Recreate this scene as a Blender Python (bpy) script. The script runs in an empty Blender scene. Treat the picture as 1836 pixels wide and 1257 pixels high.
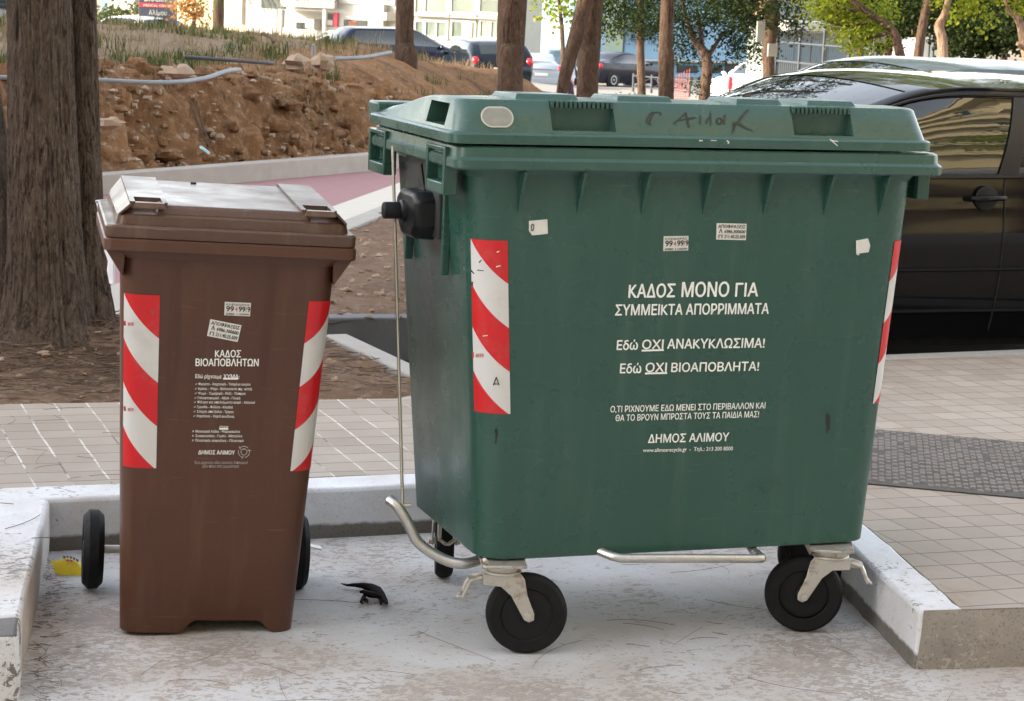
import bpy, bmesh, math, random
from mathutils import Vector, Matrix, noise
random.seed(7)
R = math.radians
SC = bpy.context.scene
COL = SC.collection

# ------------------------------------------------------------------ camera, sky, sun, exposure
CAM = Vector((-1.43191, -4.53267, 1.55434))
FWD = Vector((0.32480339, 0.93145794, -0.16397827))
RGT = Vector((0.94565685, -0.32265764, 0.04031346))
UPV = Vector((0.01535855, 0.16816112, 0.98563987))
FPX, CX, CY = 3756.3, 918.0, 628.5
cam = bpy.data.cameras.new('Camera')
cam.sensor_width = 36.0
cam.lens = 36.0 * FPX / 1836.0
cam.clip_start = 0.05
cam.clip_end = 2000
cam.dof.use_dof = True
cam.dof.focus_distance = 5.7
cam.dof.aperture_fstop = 20.0
co = bpy.data.objects.new('Camera', cam)
COL.objects.link(co)
mw = Matrix.Identity(4)
for i in range(3):
    mw[i][0], mw[i][1], mw[i][2], mw[i][3] = RGT[i], UPV[i], -FWD[i], CAM[i]
co.matrix_world = mw
SC.camera = co

SUN_EL, SUN_AZ = R(20), math.atan2(0.20, -0.98)        # azimuth of the direction towards the sun
world = bpy.data.worlds.new('World')
SC.world = world
world.use_nodes = True
wn, wl = world.node_tree.nodes, world.node_tree.links
sky = wn.new('ShaderNodeTexSky')
sky.sky_type = 'NISHITA'
sky.sun_disc = False
sky.sun_elevation = SUN_EL
sky.sun_rotation = math.pi / 2 - SUN_AZ
sky.air_density = 1.0
sky.dust_density = 1.6
sky.ozone_density = 1.0
hs = wn.new('ShaderNodeHueSaturation')
hs.inputs['Saturation'].default_value = 0.42
wl.new(sky.outputs[0], hs.inputs['Color'])
tint = wn.new('ShaderNodeMix')
tint.data_type = 'RGBA'
tint.blend_type = 'MULTIPLY'
tint.inputs[0].default_value = 1.0
tint.inputs[7].default_value = (1.02, 1.0, .97, 1)
wl.new(hs.outputs[0], tint.inputs[6])
wl.new(tint.outputs[2], wn['Background'].inputs['Color'])
wn['Background'].inputs['Strength'].default_value = 0.13
sl = bpy.data.lights.new('Sun', 'SUN')
sl.energy = 2.05
sl.angle = R(0.5)
sl.color = (1.0, 0.86, 0.66)
so = bpy.data.objects.new('Sun', sl)
COL.objects.link(so)
tosun = Vector((math.cos(SUN_AZ) * math.cos(SUN_EL), math.sin(SUN_AZ) * math.cos(SUN_EL), math.sin(SUN_EL)))
so.rotation_euler = tosun.to_track_quat('Z', 'Y').to_euler()
SC.view_settings.view_transform = 'Standard'
SC.view_settings.look = 'None'
SC.view_settings.exposure = 2.74
SC.view_settings.gamma = 1.0

# ------------------------------------------------------------------ measuring helpers (photo point -> place in the world)
def ray(px, py):
    return FWD + RGT * ((px - CX) / FPX) - UPV * ((py - CY) / FPX)
def at(px, py, t):                      # t = metres along the view axis
    return CAM + ray(px, py) * t
def on_plane(px, py, p0, n):
    d = ray(px, py)
    return CAM + d * ((Vector(p0) - CAM).dot(n) / d.dot(n))
def on_z(px, py, z):
    return on_plane(px, py, (0, 0, z), Vector((0, 0, 1)))

# ------------------------------------------------------------------ materials
class NT:
    def __init__(s, name):
        s.m = bpy.data.materials.new(name)
        s.m.use_nodes = True
        s.t = s.m.node_tree
        s.b = s.t.nodes['Principled BSDF']
        s.out = s.t.nodes['Material Output']
        s._tc = None
    def n(s, typ, **kw):
        x = s.t.nodes.new(typ)
        for k, v in kw.items():
            setattr(x, k, v)
        return x
    def put(s, sock, v):
        if isinstance(v, bpy.types.NodeSocket):
            s.t.links.new(v, sock)
        else:
            if hasattr(sock, 'default_value'):
                try:
                    sock.default_value = v
                except (TypeError, ValueError):
                    sock.default_value = (v, v, v)
    def co(s, kind='Object'):
        if s._tc is None:
            s._tc = s.n('ShaderNodeTexCoord')
        return s._tc.outputs[kind]
    def scaled(s, sc, kind='Object', rot=(0, 0, 0)):
        mp = s.n('ShaderNodeMapping')
        mp.inputs['Scale'].default_value = sc if isinstance(sc, (tuple, list)) else (sc, sc, sc)
        mp.inputs['Rotation'].default_value = rot
        s.put(mp.inputs['Vector'], s.co(kind))
        return mp.outputs[0]
    def noise(s, scale=5, detail=4, rough=.55, vec=None, dist=0, out='Fac'):
        x = s.n('ShaderNodeTexNoise')
        x.inputs['Scale'].default_value = scale
        x.inputs['Detail'].default_value = detail
        x.inputs['Roughness'].default_value = rough
        x.inputs['Distortion'].default_value = dist
        s.put(x.inputs['Vector'], vec if vec is not None else s.co())
        return x.outputs[out]
    def ramp(s, f, stops, interp='LINEAR'):
        x = s.n('ShaderNodeValToRGB')
        cr = x.color_ramp
        cr.interpolation = interp
        while len(cr.elements) < len(stops):
            cr.elements.new(0.5)
        for e, (p, c) in zip(cr.elements, stops):
            e.position = p
            e.color = (c, c, c, 1) if isinstance(c, (int, float)) else (*c, 1)
        s.put(x.inputs[0], f)
        return x.outputs[0]
    def mix(s, f, a, b, mode='MIX'):
        x = s.n('ShaderNodeMix', data_type='RGBA', blend_type=mode)
        def c4(v):
            return (*v, 1) if isinstance(v, tuple) and len(v) == 3 else v
        s.put(x.inputs[0], f)
        s.put(x.inputs[6], c4(a))
        s.put(x.inputs[7], c4(b))
        return x.outputs[2]
    def math(s, op, a, b=0.0, c=0.0):
        x = s.n('ShaderNodeMath', operation=op)
        s.put(x.inputs[0], a)
        s.put(x.inputs[1], b)
        s.put(x.inputs[2], c)
        return x.outputs[0]
    def xyz(s, vec):
        x = s.n('ShaderNodeSeparateXYZ')
        s.put(x.inputs[0], vec)
        return x.outputs
    def bump(s, h, strength=.3, dist=.01):
        x = s.n('ShaderNodeBump')
        x.inputs['Strength'].default_value = strength
        x.inputs['Distance'].default_value = dist
        s.put(x.inputs['Height'], h)
        s.t.links.new(x.outputs[0], s.b.inputs['Normal'])
    def set(s, color=None, rough=None, metal=None, spec=None, alpha=None, coat=None):
        b = s.b.inputs
        if color is not None:
            s.put(b['Base Color'], (*color, 1) if isinstance(color, tuple) and len(color) == 3 else color)
        if rough is not None: s.put(b['Roughness'], rough)
        if metal is not None: s.put(b['Metallic'], metal)
        if spec is not None: s.put(b['Specular IOR Level'], spec)
        if alpha is not None: s.put(b['Alpha'], alpha)
        if coat is not None: s.put(b['Coat Weight'], coat)
        return s.m

def simple(name, col, rough=.5, var=.18, scale=6, metal=0, spec=.5, bump=0, bscale=60, bdist=.003, coat=0):
    t = NT(name)
    lo = tuple(max(0, c * (1 - var)) for c in col)
    hi = tuple(c * (1 + var) for c in col)
    c = t.mix(t.noise(scale, 5), lo, hi)
    r = t.ramp(t.noise(scale * 2.3, 4), [(.3, max(.02, rough - .08)), (.7, min(1, rough + .08))])
    t.set(c, r, metal, spec, coat=coat)
    if bump:
        t.bump(t.noise(bscale, 5), bump, bdist)
    return t.m

def plastic(name, col, dusty, rough, scale=1.0, streak=.5):
    """weathered polyethylene: blotchy fading, runs down the walls, scuffs and fine scratches"""
    t = NT(name)
    c1 = t.mix(t.ramp(t.noise(2.2 * scale, 5, .6), [(.3, 0), (.72, 1)]), col, tuple(x * 1.22 for x in col))
    st = t.noise(1.0, 5, .62, t.scaled((26, 26, 1.6)))
    c2 = t.mix(t.math('MULTIPLY', t.ramp(st, [(.52, 0), (.8, 1)]), streak), c1, dusty)
    gr = t.noise(240, 2)
    c3 = t.mix(t.math('MULTIPLY', t.ramp(gr, [(.60, 0), (.70, 1)]), .42), c2, dusty)
    sc = t.noise(1.0, 3, .5, t.scaled((9, 9, 160), rot=(0, .35, .2)))
    c4 = t.mix(t.math('MULTIPLY', t.ramp(sc, [(.68, 0), (.73, 1)]), .38), c3, tuple(min(1, x * 1.7) for x in dusty))
    blot = t.ramp(t.noise(5.5, 7, .72), [(.62, 0), (.72, 1)])
    c5 = t.mix(t.math('MULTIPLY', blot, .35), c4, tuple(x * .45 for x in col))
    rr = t.ramp(t.noise(7, 5), [(.3, rough - .08), (.7, rough + .12)])
    t.set(c5, rr, spec=.45)
    t.bump(t.math('ADD', t.math('MULTIPLY', t.noise(160, 3), .10), t.math('MULTIPLY', t.noise(2.6, 2), 1.6)), .30, .004)
    return t.m

MAT = {}
MAT['green'] = plastic('weathered_green_plastic', (.021, .066, .051), (.050, .098, .080), .28, streak=.8)
MAT['green_lid'] = plastic('faded_green_plastic', (.030, .076, .063), (.065, .11, .095), .27)
MAT['brown'] = plastic('weathered_brown_plastic', (.066, .0248, .0128), (.095, .045, .027), .40, streak=.8)
MAT['brown_lid'] = plastic('faded_brown_plastic', (.074, .038, .024), (.17, .125, .09), .33, streak=.6)
MAT['black_plastic'] = simple('black_plastic', (.007, .0075, .009), .42, .4, 20, spec=.25, bump=.12)
MAT['end_grey'] = simple('dull_dark_grey_plastic', (.035, .036, .036), .6, .35, 14, spec=.2, bump=.1)
MAT['rubber'] = simple('worn_black_rubber', (.008, .008, .009), .7, .6, 14, spec=.2, bump=.3, bscale=90)
MAT['dark_gap'] = simple('dark_hollow', (.006, .006, .006), .8)
t = NT('rusty_zinc')
c = t.mix(t.ramp(t.noise(14, 6, .65), [(.50, 0), (.64, 1)]), (.50, .48, .44), (.16, .075, .035))
t.set(c, t.ramp(t.noise(30, 4), [(.3, .35), (.7, .6)]), t.ramp(t.noise(14, 6, .65), [(.5, .75), (.62, .1)]))
t.bump(t.noise(120, 4), .2, .002)
MAT['zinc'] = t.m
MAT['steel'] = simple('galvanised_tube', (.55, .54, .52), .34, .2, 30, metal=.85)
MAT['white_print'] = simple('white_screen_print', (.80, .82, .80), .5, .10, 60)
MAT['faint_print'] = simple('worn_screen_print', (.40, .36, .33), .5, .25, 160)
MAT['sticker'] = simple('grubby_white_sticker', (.62, .62, .60), .45, .12, 50)
MAT['ink'] = simple('black_ink', (.022, .022, .025), .6, .2, 60)
MAT['red_ink'] = simple('red_ink', (.45, .03, .04), .5, .2, 60)
MAT['marker'] = simple('marker_pen', (.012, .015, .016), .5, .2, 60)
MAT['emblem'] = simple('pale_embossed_label', (.24, .24, .215), .5, .25, 50, bump=.3, bscale=70)
MAT['emblem_rim'] = simple('pale_label_rim', (.60, .60, .55), .5, .08, 50)

def tape_mat(name, mirror):
    t = NT(name)
    u, v, _ = t.xyz(t.co('UV'))
    uu = t.math('SUBTRACT', 1.0, u) if mirror else u
    cur = t.math('MULTIPLY', t.math('ADD', t.math('MULTIPLY', uu, 1.4), t.math('MULTIPLY', t.math('POWER', uu, 2.0), -.4)), .484)
    w = t.math('SUBTRACT', t.math('MULTIPLY', t.math('SUBTRACT', 1.0, v), 1.97), cur)
    red = t.math('GREATER_THAN', t.math('FRACT', t.math('ADD', w, 4.0)), .5)
    c = t.mix(red, (.56, .56, .56), (.52, .006, .010))
    chip = t.ramp(t.noise(34, 5, .7), [(.695, 0), (.71, 1)])
    c = t.mix(t.math('MULTIPLY', chip, t.ramp(t.noise(6, 3), [(.5, 0), (.6, 1)])), c, (.09, .09, .09))
    c = t.mix(t.math('MULTIPLY', t.ramp(t.noise(9, 7, .7), [(.5, 0), (.8, 1)]), .35), c, (.26, .22, .20))
    t.set(c, .33)
    t.bump(t.noise(420, 1), .12, .001)
    return t.m
MAT['tape_a'] = tape_mat('red_white_reflective_tape', False)
MAT['tape_b'] = tape_mat('red_white_reflective_tape_mirrored', True)

# painted, peeling concrete of the bay and kerbs
def painted_concrete(name, cover, base, white, zfade=None, stain=.25):
    t = NT(name)
    big = t.noise(1.7, 7, .62, dist=.6)
    fine = t.noise(21, 8, .72, dist=1.6)
    flake = t.noise(1, 6, .66, t.scaled((34, 58, 44)), dist=1.0)
    patchy = t.math('MULTIPLY', t.math('SUBTRACT', t.noise(.75, 5, .6), .5), .34)
    f = t.math('ADD', t.math('ADD', t.math('ADD', t.math('MULTIPLY', big, .30), t.math('MULTIPLY', fine, .42)), t.math('MULTIPLY', flake, .50)), patchy)
    m = t.ramp(f, [(cover - .012, 1), (cover + .012, 0)])
    if zfade:
        x, y, z = t.xyz(t.co())
        zz = t.math('ADD', z, t.math('MULTIPLY', t.noise(22, 5), zfade[1]))
        m = t.math('MULTIPLY', m, t.ramp(t.math('MULTIPLY', zz, 4.0), [(zfade[0] * 4 - .02, 0), (zfade[0] * 4 + .02, 1)]))
    b = t.mix(t.ramp(t.noise(5, 6, .65), [(.3, 0), (.7, 1)]), base, tuple(x * 1.5 for x in base))
    b = t.mix(t.ramp(t.noise(150, 3), [(.55, 0), (.75, 1)]), b, tuple(x * .55 for x in base))
    w = t.mix(t.ramp(t.noise(3.3, 6, .62), [(.35, 0), (.70, 1)]), white, tuple(x * y for x, y in zip(white, (.80, .74, .68))))
    w = t.mix(t.math('MULTIPLY', t.ramp(t.noise(.95, 6, .66), [(.47, 0), (.64, 1)]), stain), w, (.36, .29, .235))
    w = t.mix(t.math('MULTIPLY', t.ramp(t.noise(60, 5, .7), [(.58, 0), (.68, 1)]), .40), w, (.30, .26, .23))
    w = t.mix(t.math('MULTIPLY', t.ramp(t.noise(260, 2, .6), [(.56, 0), (.64, 1)]), .30), w, (.22, .20, .19))
    t.set(t.mix(m, b, w), .75)
    t.bump(t.math('ADD', t.math('MULTIPLY', m, .5), t.math('MULTIPLY', t.noise(110, 5), .7)), .35, .004)
    return t.m
MAT['bay'] = painted_concrete('peeling_white_paint_on_concrete', .640, (.26, .225, .20), (.515, .52, .535), None, .55)
MAT['kerb_white'] = painted_concrete('white_painted_kerb', .70, (.22, .20, .18), (.66, .68, .72))
MAT['kerb_face'] = painted_concrete('white_painted_kerb_face', .75, (.10, .09, .08), (.60, .62, .67), (.052, .02))
MAT['kerb_chipped'] = painted_concrete('chipped_white_kerb_end', .612, (.12, .11, .105), (.62, .63, .66))
MAT['kerb_inner'] = painted_concrete('pinkish_white_kerb_side', .80, (.22, .19, .17), (.58, .55, .54))
MAT['kerb_stained'] = painted_concrete('dark_stained_kerb_end', .44, (.105, .098, .095), (.5, .5, .5))
MAT['kerb_grey'] = painted_concrete('bare_concrete_kerb', .565, (.215, .195, .175), (.40, .385, .36))
MAT['kerb_top_grey'] = painted_concrete('bare_concrete_kerb_top', .42, (.31, .30, .29), (.5, .5, .5))
MAT['concrete'] = simple('plain_grey_concrete', (.34, .31, .28), .85, .2, 7, bump=.25, bscale=80)
MAT['kerb_pale'] = simple('pale_concrete_edging', (.31, .295, .27), .85, .18, 9, bump=.25, bscale=80)
MAT['kerb_dark'] = simple('dark_blue_grey_kerb', (.12, .125, .14), .8, .35, 6, bump=.2, bscale=70)  # even dark tone with a slight blue cast

def tile_mat():
    t = NT('grey_paving_tiles_with_pale_joints')
    x, y, z = t.xyz(t.co())
    wob = t.math('MULTIPLY', t.math('SUBTRACT', t.noise(3, 3), .5), .02)
    xs = t.math('ADD', t.math('ADD', x, t.math('MULTIPLY', y, .02)), wob)
    ax = t.math('ABSOLUTE', t.math('SUBTRACT', t.math('FRACT', t.math('DIVIDE', xs, .1085)), .5))
    ay = t.math('ABSOLUTE', t.math('SUBTRACT', t.math('FRACT', t.math('DIVIDE', t.math('ADD', y, wob), .1185)), .5))
    jx = t.math('GREATER_THAN', ax, t.math('ADD', .452, t.math('MULTIPLY', t.noise(40, 3), .04)))
    jy = t.math('GREATER_THAN', ay, t.math('ADD', .466, t.math('MULTIPLY', t.noise(30, 3), .022)))
    # one tone per tile
    cell = t.n('ShaderNodeCombineXYZ')
    t.put(cell.inputs[0], t.math('FLOOR', t.math('ADD', t.math('DIVIDE', xs, .1085), 0)))
    t.put(cell.inputs[1], t.math('FLOOR', t.math('DIVIDE', t.math('ADD', y, wob), .1185)))
    wn_ = t.n('ShaderNodeTexWhiteNoise')
    t.put(wn_.inputs[0], cell.outputs[0])
    tone = t.ramp(wn_.outputs[0], [(0, (.285, .235, .19)), (.5, (.335, .28, .23)), (1, (.385, .325, .27))])
    tone = t.mix(t.math('MULTIPLY', t.noise(35, 6, .7), .5), tone, (.27, .235, .20))
    tone = t.mix(t.math('MULTIPLY', t.ramp(t.noise(1.4, 7, .68), [(.42, 0), (.66, 1)]), .55), tone, (.235, .185, .14))
    stain = t.ramp(t.noise(2.6, 5, .62), [(.56, 0), (.70, 1)])
    right = t.ramp(t.math('MULTIPLY', x, .25), [(.28, 0), (.34, 1)])
    tone = t.mix(t.math('MULTIPLY', t.math('MULTIPLY', stain, right), .85), tone, (.24, .16, .10))
    pale = t.math('MULTIPLY', t.math('SUBTRACT', 1.0, t.math('MULTIPLY', right, .85)), .85)
    patchy = t.ramp(t.noise(5, 4), [(.38, 0), (.55, 1)])
    c = t.mix(t.math('MULTIPLY', t.math('MULTIPLY', jx, pale), patchy), t.mix(jx, tone, (.15, .125, .105)), (.62, .58, .54))
    c = t.mix(jy, c, (.12, .10, .088))
    t.set(c, .78)
    h = t.math('SUBTRACT', t.math('ADD', 1.0, t.math('MULTIPLY', t.noise(120, 4), .35)), t.math('MAXIMUM', jx, jy))
    t.bump(h, .55, .004)
    return t.m
MAT['tiles'] = tile_mat()

def brick_mat(name, a, b, j, sx, sy):
    t = NT(name)
    x, y, z = t.xyz(t.co())
    ax = t.math('ABSOLUTE', t.math('SUBTRACT', t.math('FRACT', t.math('DIVIDE', x, sx)), .5))
    ay = t.math('ABSOLUTE', t.math('SUBTRACT', t.math('FRACT', t.math('DIVIDE', y, sy)), .5))
    m = t.math('MAXIMUM', t.math('GREATER_THAN', ax, .46), t.math('GREATER_THAN', ay, .44))
    c = t.mix(t.noise(8, 6, .7), a, b)
    t.set(t.mix(t.math('MULTIPLY', m, .6), c, j), .85)
    t.bump(t.math('SUBTRACT', 1.0, m), .4, .005)
    return t.m
MAT['red_path'] = brick_mat('faded_red_path_pavers', (.245, .115, .125), (.30, .165, .17), (.26, .17, .16), .2, .1)
MAT['pale_path'] = brick_mat('pale_ribbed_guide_pavers', (.46, .43, .37), (.55, .51, .45), (.25, .22, .19), 5, .10)

def soil_mat(name, a, b, c3):
    t = NT(name)
    c = t.mix(t.ramp(t.noise(1.6, 7, .68), [(.33, 0), (.67, 1)]), a, b)
    c = t.mix(t.ramp(t.noise(17, 6, .72), [(.5, 0), (.72, 1)]), c, c3)
    c = t.mix(t.ramp(t.noise(60, 5, .7), [(.60, 0), (.75, 1)]), c, tuple(x * .35 for x in a))
    t.set(c, .95, spec=.15)
    t.bump(t.math('ADD', t.noise(22, 8, .7), t.math('MULTIPLY', t.noise(130, 4), .4)), .9, .03)
    return t.m
MAT['soil'] = soil_mat('dry_brown_soil_with_litter', (.21, .135, .092), (.15, .098, .068), (.30, .215, .155))
MAT['bank'] = soil_mat('ochre_earth_cutting', (.285, .150, .070), (.135, .070, .038), (.36, .245, .16))
MAT['bank_top'] = soil_mat('dusty_bank_top', (.24, .175, .12), (.17, .125, .08), (.30, .24, .17))
MAT['stone'] = simple('pale_dusty_stone', (.30, .215, .15), .9, .3, 12, bump=.4, bscale=40)
MAT['asphalt'] = simple('grey_asphalt', (.095, .09, .085), .9, .3, 4, bump=.5, bscale=180)
MAT['far_road'] = simple('sunlit_pale_road', (.22, .195, .17), .9, .3, .4)
MAT['far_ground'] = simple('dry_far_ground', (.20, .16, .115), .95, .35, .5)
MAT['dry_needle'] = simple('dry_pine_needle', (.10, .06, .035), .8, .5, 9)

def blade_mat(name, stops, trans=.35):
    t = NT(name)
    g = t.n('ShaderNodeNewGeometry')
    c = t.ramp(g.outputs['Random Per Island'], stops)
    c = t.mix(t.math('MULTIPLY', t.noise(.9, 4), .5), c, tuple(x * .6 for x in stops[0][1]))
    d = t.n('ShaderNodeBsdfDiffuse')
    tr = t.n('ShaderNodeBsdfTranslucent')
    t.put(d.inputs[0], c)
    t.put(tr.inputs[0], c)
    mx = t.n('ShaderNodeMixShader')
    mx.inputs[0].default_value = trans
    t.t.links.new(d.outputs[0], mx.inputs[1])
    t.t.links.new(tr.outputs[0], mx.inputs[2])
    t.t.links.new(mx.outputs[0], t.out.inputs['Surface'])
    return t.m
MAT['grass_green'] = blade_mat('green_weeds', [(0, (.055, .085, .03)), (.6, (.10, .125, .045)), (1, (.17, .17, .075))])
MAT['grass_dry'] = blade_mat('dry_straw_grass', [(0, (.24, .175, .10)), (.5, (.33, .25, .15)), (1, (.17, .125, .08))])
MAT['pine_leaf'] = blade_mat('dark_pine_needles', [(0, (.016, .026, .011)), (.6, (.028, .042, .016)), (1, (.055, .068, .026))], .25)
MAT['light_leaf'] = blade_mat('yellow_green_leaves', [(0, (.13, .19, .02)), (.5, (.24, .29, .03)), (1, (.36, .34, .05))], .5)
MAT['bush_leaf'] = blade_mat('olive_bush_leaves', [(0, (.05, .075, .03)), (.6, (.09, .11, .045)), (1, (.14, .15, .07))], .3)
MAT['rust_leaf'] = blade_mat('orange_brown_leaves', [(0, (.32, .14, .05)), (.6, (.42, .22, .08)), (1, (.22, .17, .06))], .4)

def bark_mat(name, a, b, dark, sx=26):
    t = NT(name)
    f = t.noise(1.0, 8, .68, t.scaled((sx, sx, sx * .20)), dist=1.3)
    f2 = t.noise(1.0, 9, .74, t.scaled((sx * 1.9, sx * 1.9, sx * .42)), dist=1.8)
    c = t.mix(t.ramp(f, [(.36, 0), (.66, 1)]), a, b)
    c = t.mix(t.math('MULTIPLY', t.ramp(f2, [(.52, 0), (.66, 1)]), .8), c, tuple(x * 1.55 for x in b))
    c = t.mix(t.math('MULTIPLY', t.ramp(f2, [(.36, 1), (.47, 0)]), .8), c, dark)
    c = t.mix(t.ramp(f, [(.33, 1), (.46, 0)]), c, dark)
    c = t.mix(t.math('MULTIPLY', t.ramp(t.noise(3.0, 5, .6), [(.42, 0), (.7, 1)]), .6), c, tuple(x * .55 for x in b))
    t.set(c, .92, spec=.2)
    t.bump(t.math('ADD', t.math('ADD', f, t.math('MULTIPLY', f2, .9)), t.math('MULTIPLY', t.noise(1.0, 5, .7, t.scaled((sx * 4, sx * 4, sx * .9))), .5)), 1.0, .045)
    return t.m
MAT['bark_big'] = bark_mat('shaggy_grey_brown_bark', (.118, .076, .056), (.225, .170, .132), (.024, .016, .012), 30)
MAT['bark'] = bark_mat('brown_pine_bark', (.085, .050, .034), (.15, .095, .066), (.032, .02, .015), 16)
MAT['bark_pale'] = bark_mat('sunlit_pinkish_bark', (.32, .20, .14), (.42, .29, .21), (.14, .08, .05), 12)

def paint(name, col, rough=.16, metal=0.0):
    t = NT(name)
    c = t.mix(t.noise(3, 4), tuple(x * .92 for x in col), tuple(x * 1.08 for x in col))
    t.set(c, t.ramp(t.noise(9, 5), [(.35, max(.02, rough - .04)), (.7, rough + .05)]), metal, spec=.5)
    return t.m
for nm, cl in dict(car_black=(.006, .006, .008), car_steel=(.10, .13, .17), car_navy=(.010, .014, .034), car_dark=(.008, .012, .018),
                   car_silver=(.26, .29, .33), car_white=(.72, .72, .70), car_blue_grey=(.20, .27, .32), car_purple=(.014, .014, .024)).items():
    MAT[nm] = paint(nm + '_paint', cl, .06 if nm == 'car_black' else .15)
MAT['car_black'].node_tree.nodes['Principled BSDF'].inputs['Specular IOR Level'].default_value = .26
for k in ('car_navy', 'car_dark', 'car_purple'): MAT[k].node_tree.nodes['Principled BSDF'].inputs['Specular IOR Level'].default_value = .25
t = NT('dark_car_glass')
t.set(t.mix(t.noise(2, 2), (.010, .014, .014), (.018, .022, .022)), .015, spec=1.0)
t.bump(t.math('ADD', t.noise(3.2, 2), t.math('MULTIPLY', t.noise(9, 2), .12)), .030, .10)
MAT['car_glass'] = t.m
t = NT('pale_car_glass')
t.set(t.mix(t.noise(2, 2), (.10, .16, .18), (.18, .24, .25)), .05, spec=.8)
MAT['car_glass_pale'] = t.m
MAT['lamp_red'] = simple('red_lamp_lens', (.38, .012, .02), .15, .25, 25)
MAT['lamp_clear'] = simple('clear_lamp_lens', (.65, .65, .62), .15, .1, 25)
MAT['plate'] = simple('white_number_plate', (.62, .63, .60), .4, .08, 30)
MAT['chrome'] = simple('brushed_chrome', (.6, .6, .6), .25, .1, 20, metal=.9)
MAT['seal'] = simple('black_rubber_seal', (.01, .01, .011), .45, .2, 30)
MAT['rim'] = simple('alloy_rim', (.30, .30, .30), .4, .2, 20, metal=.5)

MAT['wall_white'] = simple('white_render', (.34, .325, .285), .85, .07, 1.2, bump=.1)
MAT['wall_cream'] = simple('cream_render', (.60, .50, .30), .85, .10, .9, bump=.1)
MAT['wall_blue'] = simple('pale_blue_render', (.20, .32, .42), .85, .10, .7, bump=.1)
MAT['wall_mint'] = simple('pale_mint_render', (.32, .38, .29), .85, .10, .9)
MAT['wall_grey'] = simple('grey_green_render', (.20, .22, .21), .85, .15, .9)
MAT['wall_beige'] = simple('beige_render', (.34, .32, .27), .85, .1, .9)
MAT['glass_green'] = simple('greenish_shop_glass', (.22, .27, .22), .08, .35, .45)
MAT['glass_dark'] = simple('dark_window_glass', (.03, .04, .042), .06, .5, .6)
MAT['glass_blue'] = simple('blue_window_glass', (.10, .17, .22), .10, .2, .6)
MAT['frame_white'] = simple('white_window_frame', (.42, .40, .35), .5, .06, 4)
MAT['frame_dark'] = simple('dark_metal_bar', (.03, .035, .045), .5, .2, 8)
MAT['brick_red'] = simple('red_brown_wall', (.24, .09, .06), .8, .25, 3)
MAT['sign_dark'] = simple('slate_sign_panel', (.030, .036, .052), .5, .12, 3)
MAT['sign_red'] = simple('crimson_sign_band', (.50, .016, .05), .5, .12, 3)
MAT['net'] = simple('orange_safety_net', (.62, .13, .08), .7, .25, 9)
MAT['hydrant'] = simple('red_paint', (.55, .02, .03), .4, .15, 9)
MAT['yellow'] = simple('yellow_wrapper', (.68, .50, .015), .3, .2, 30)
MAT['bag'] = simple('thin_white_plastic_film', (.66, .66, .70), .35, .12, 20)
MAT['blue_ink'] = simple('blue_print', (.07, .07, .30), .5, .15, 30)
MAT['peel'] = simple('shrivelled_black_peel', (.009, .006, .005), .85, .6, 60, spec=.12, bump=.5, bscale=120)
MAT['pale_blue'] = simple('pale_blue_plastic', (.25, .42, .45), .4, .2, 20)
MAT['pipe_grey'] = simple('grey_plastic_pipe', (.21, .235, .255), .5, .18, 8)
MAT['pipe_dark'] = simple('dark_plastic_pipe', (.06, .06, .07), .5, .2, 8)
MAT['skin'] = simple('skin', (.46, .27, .19), .6, .12, 20)
MAT['hair'] = simple('dark_hair', (.02, .015, .012), .6, .3, 40)
MAT['shirt'] = simple('pale_shirt', (.55, .58, .66), .9, .12, 12)
MAT['trousers'] = simple('maroon_trousers', (.07, .03, .05), .9, .2, 12)
MAT['bagstrap'] = simple('black_bag_cloth', (.015, .014, .016), .8, .2, 12)
MAT['block'] = simple('worn_dark_strip_block', (.155, .135, .12), .8, .35, 9, bump=.4, bscale=60)
MAT['block_bed'] = simple('dark_strip_bed', (.075, .065, .06), .9, .3, 20, bump=.3)

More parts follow.
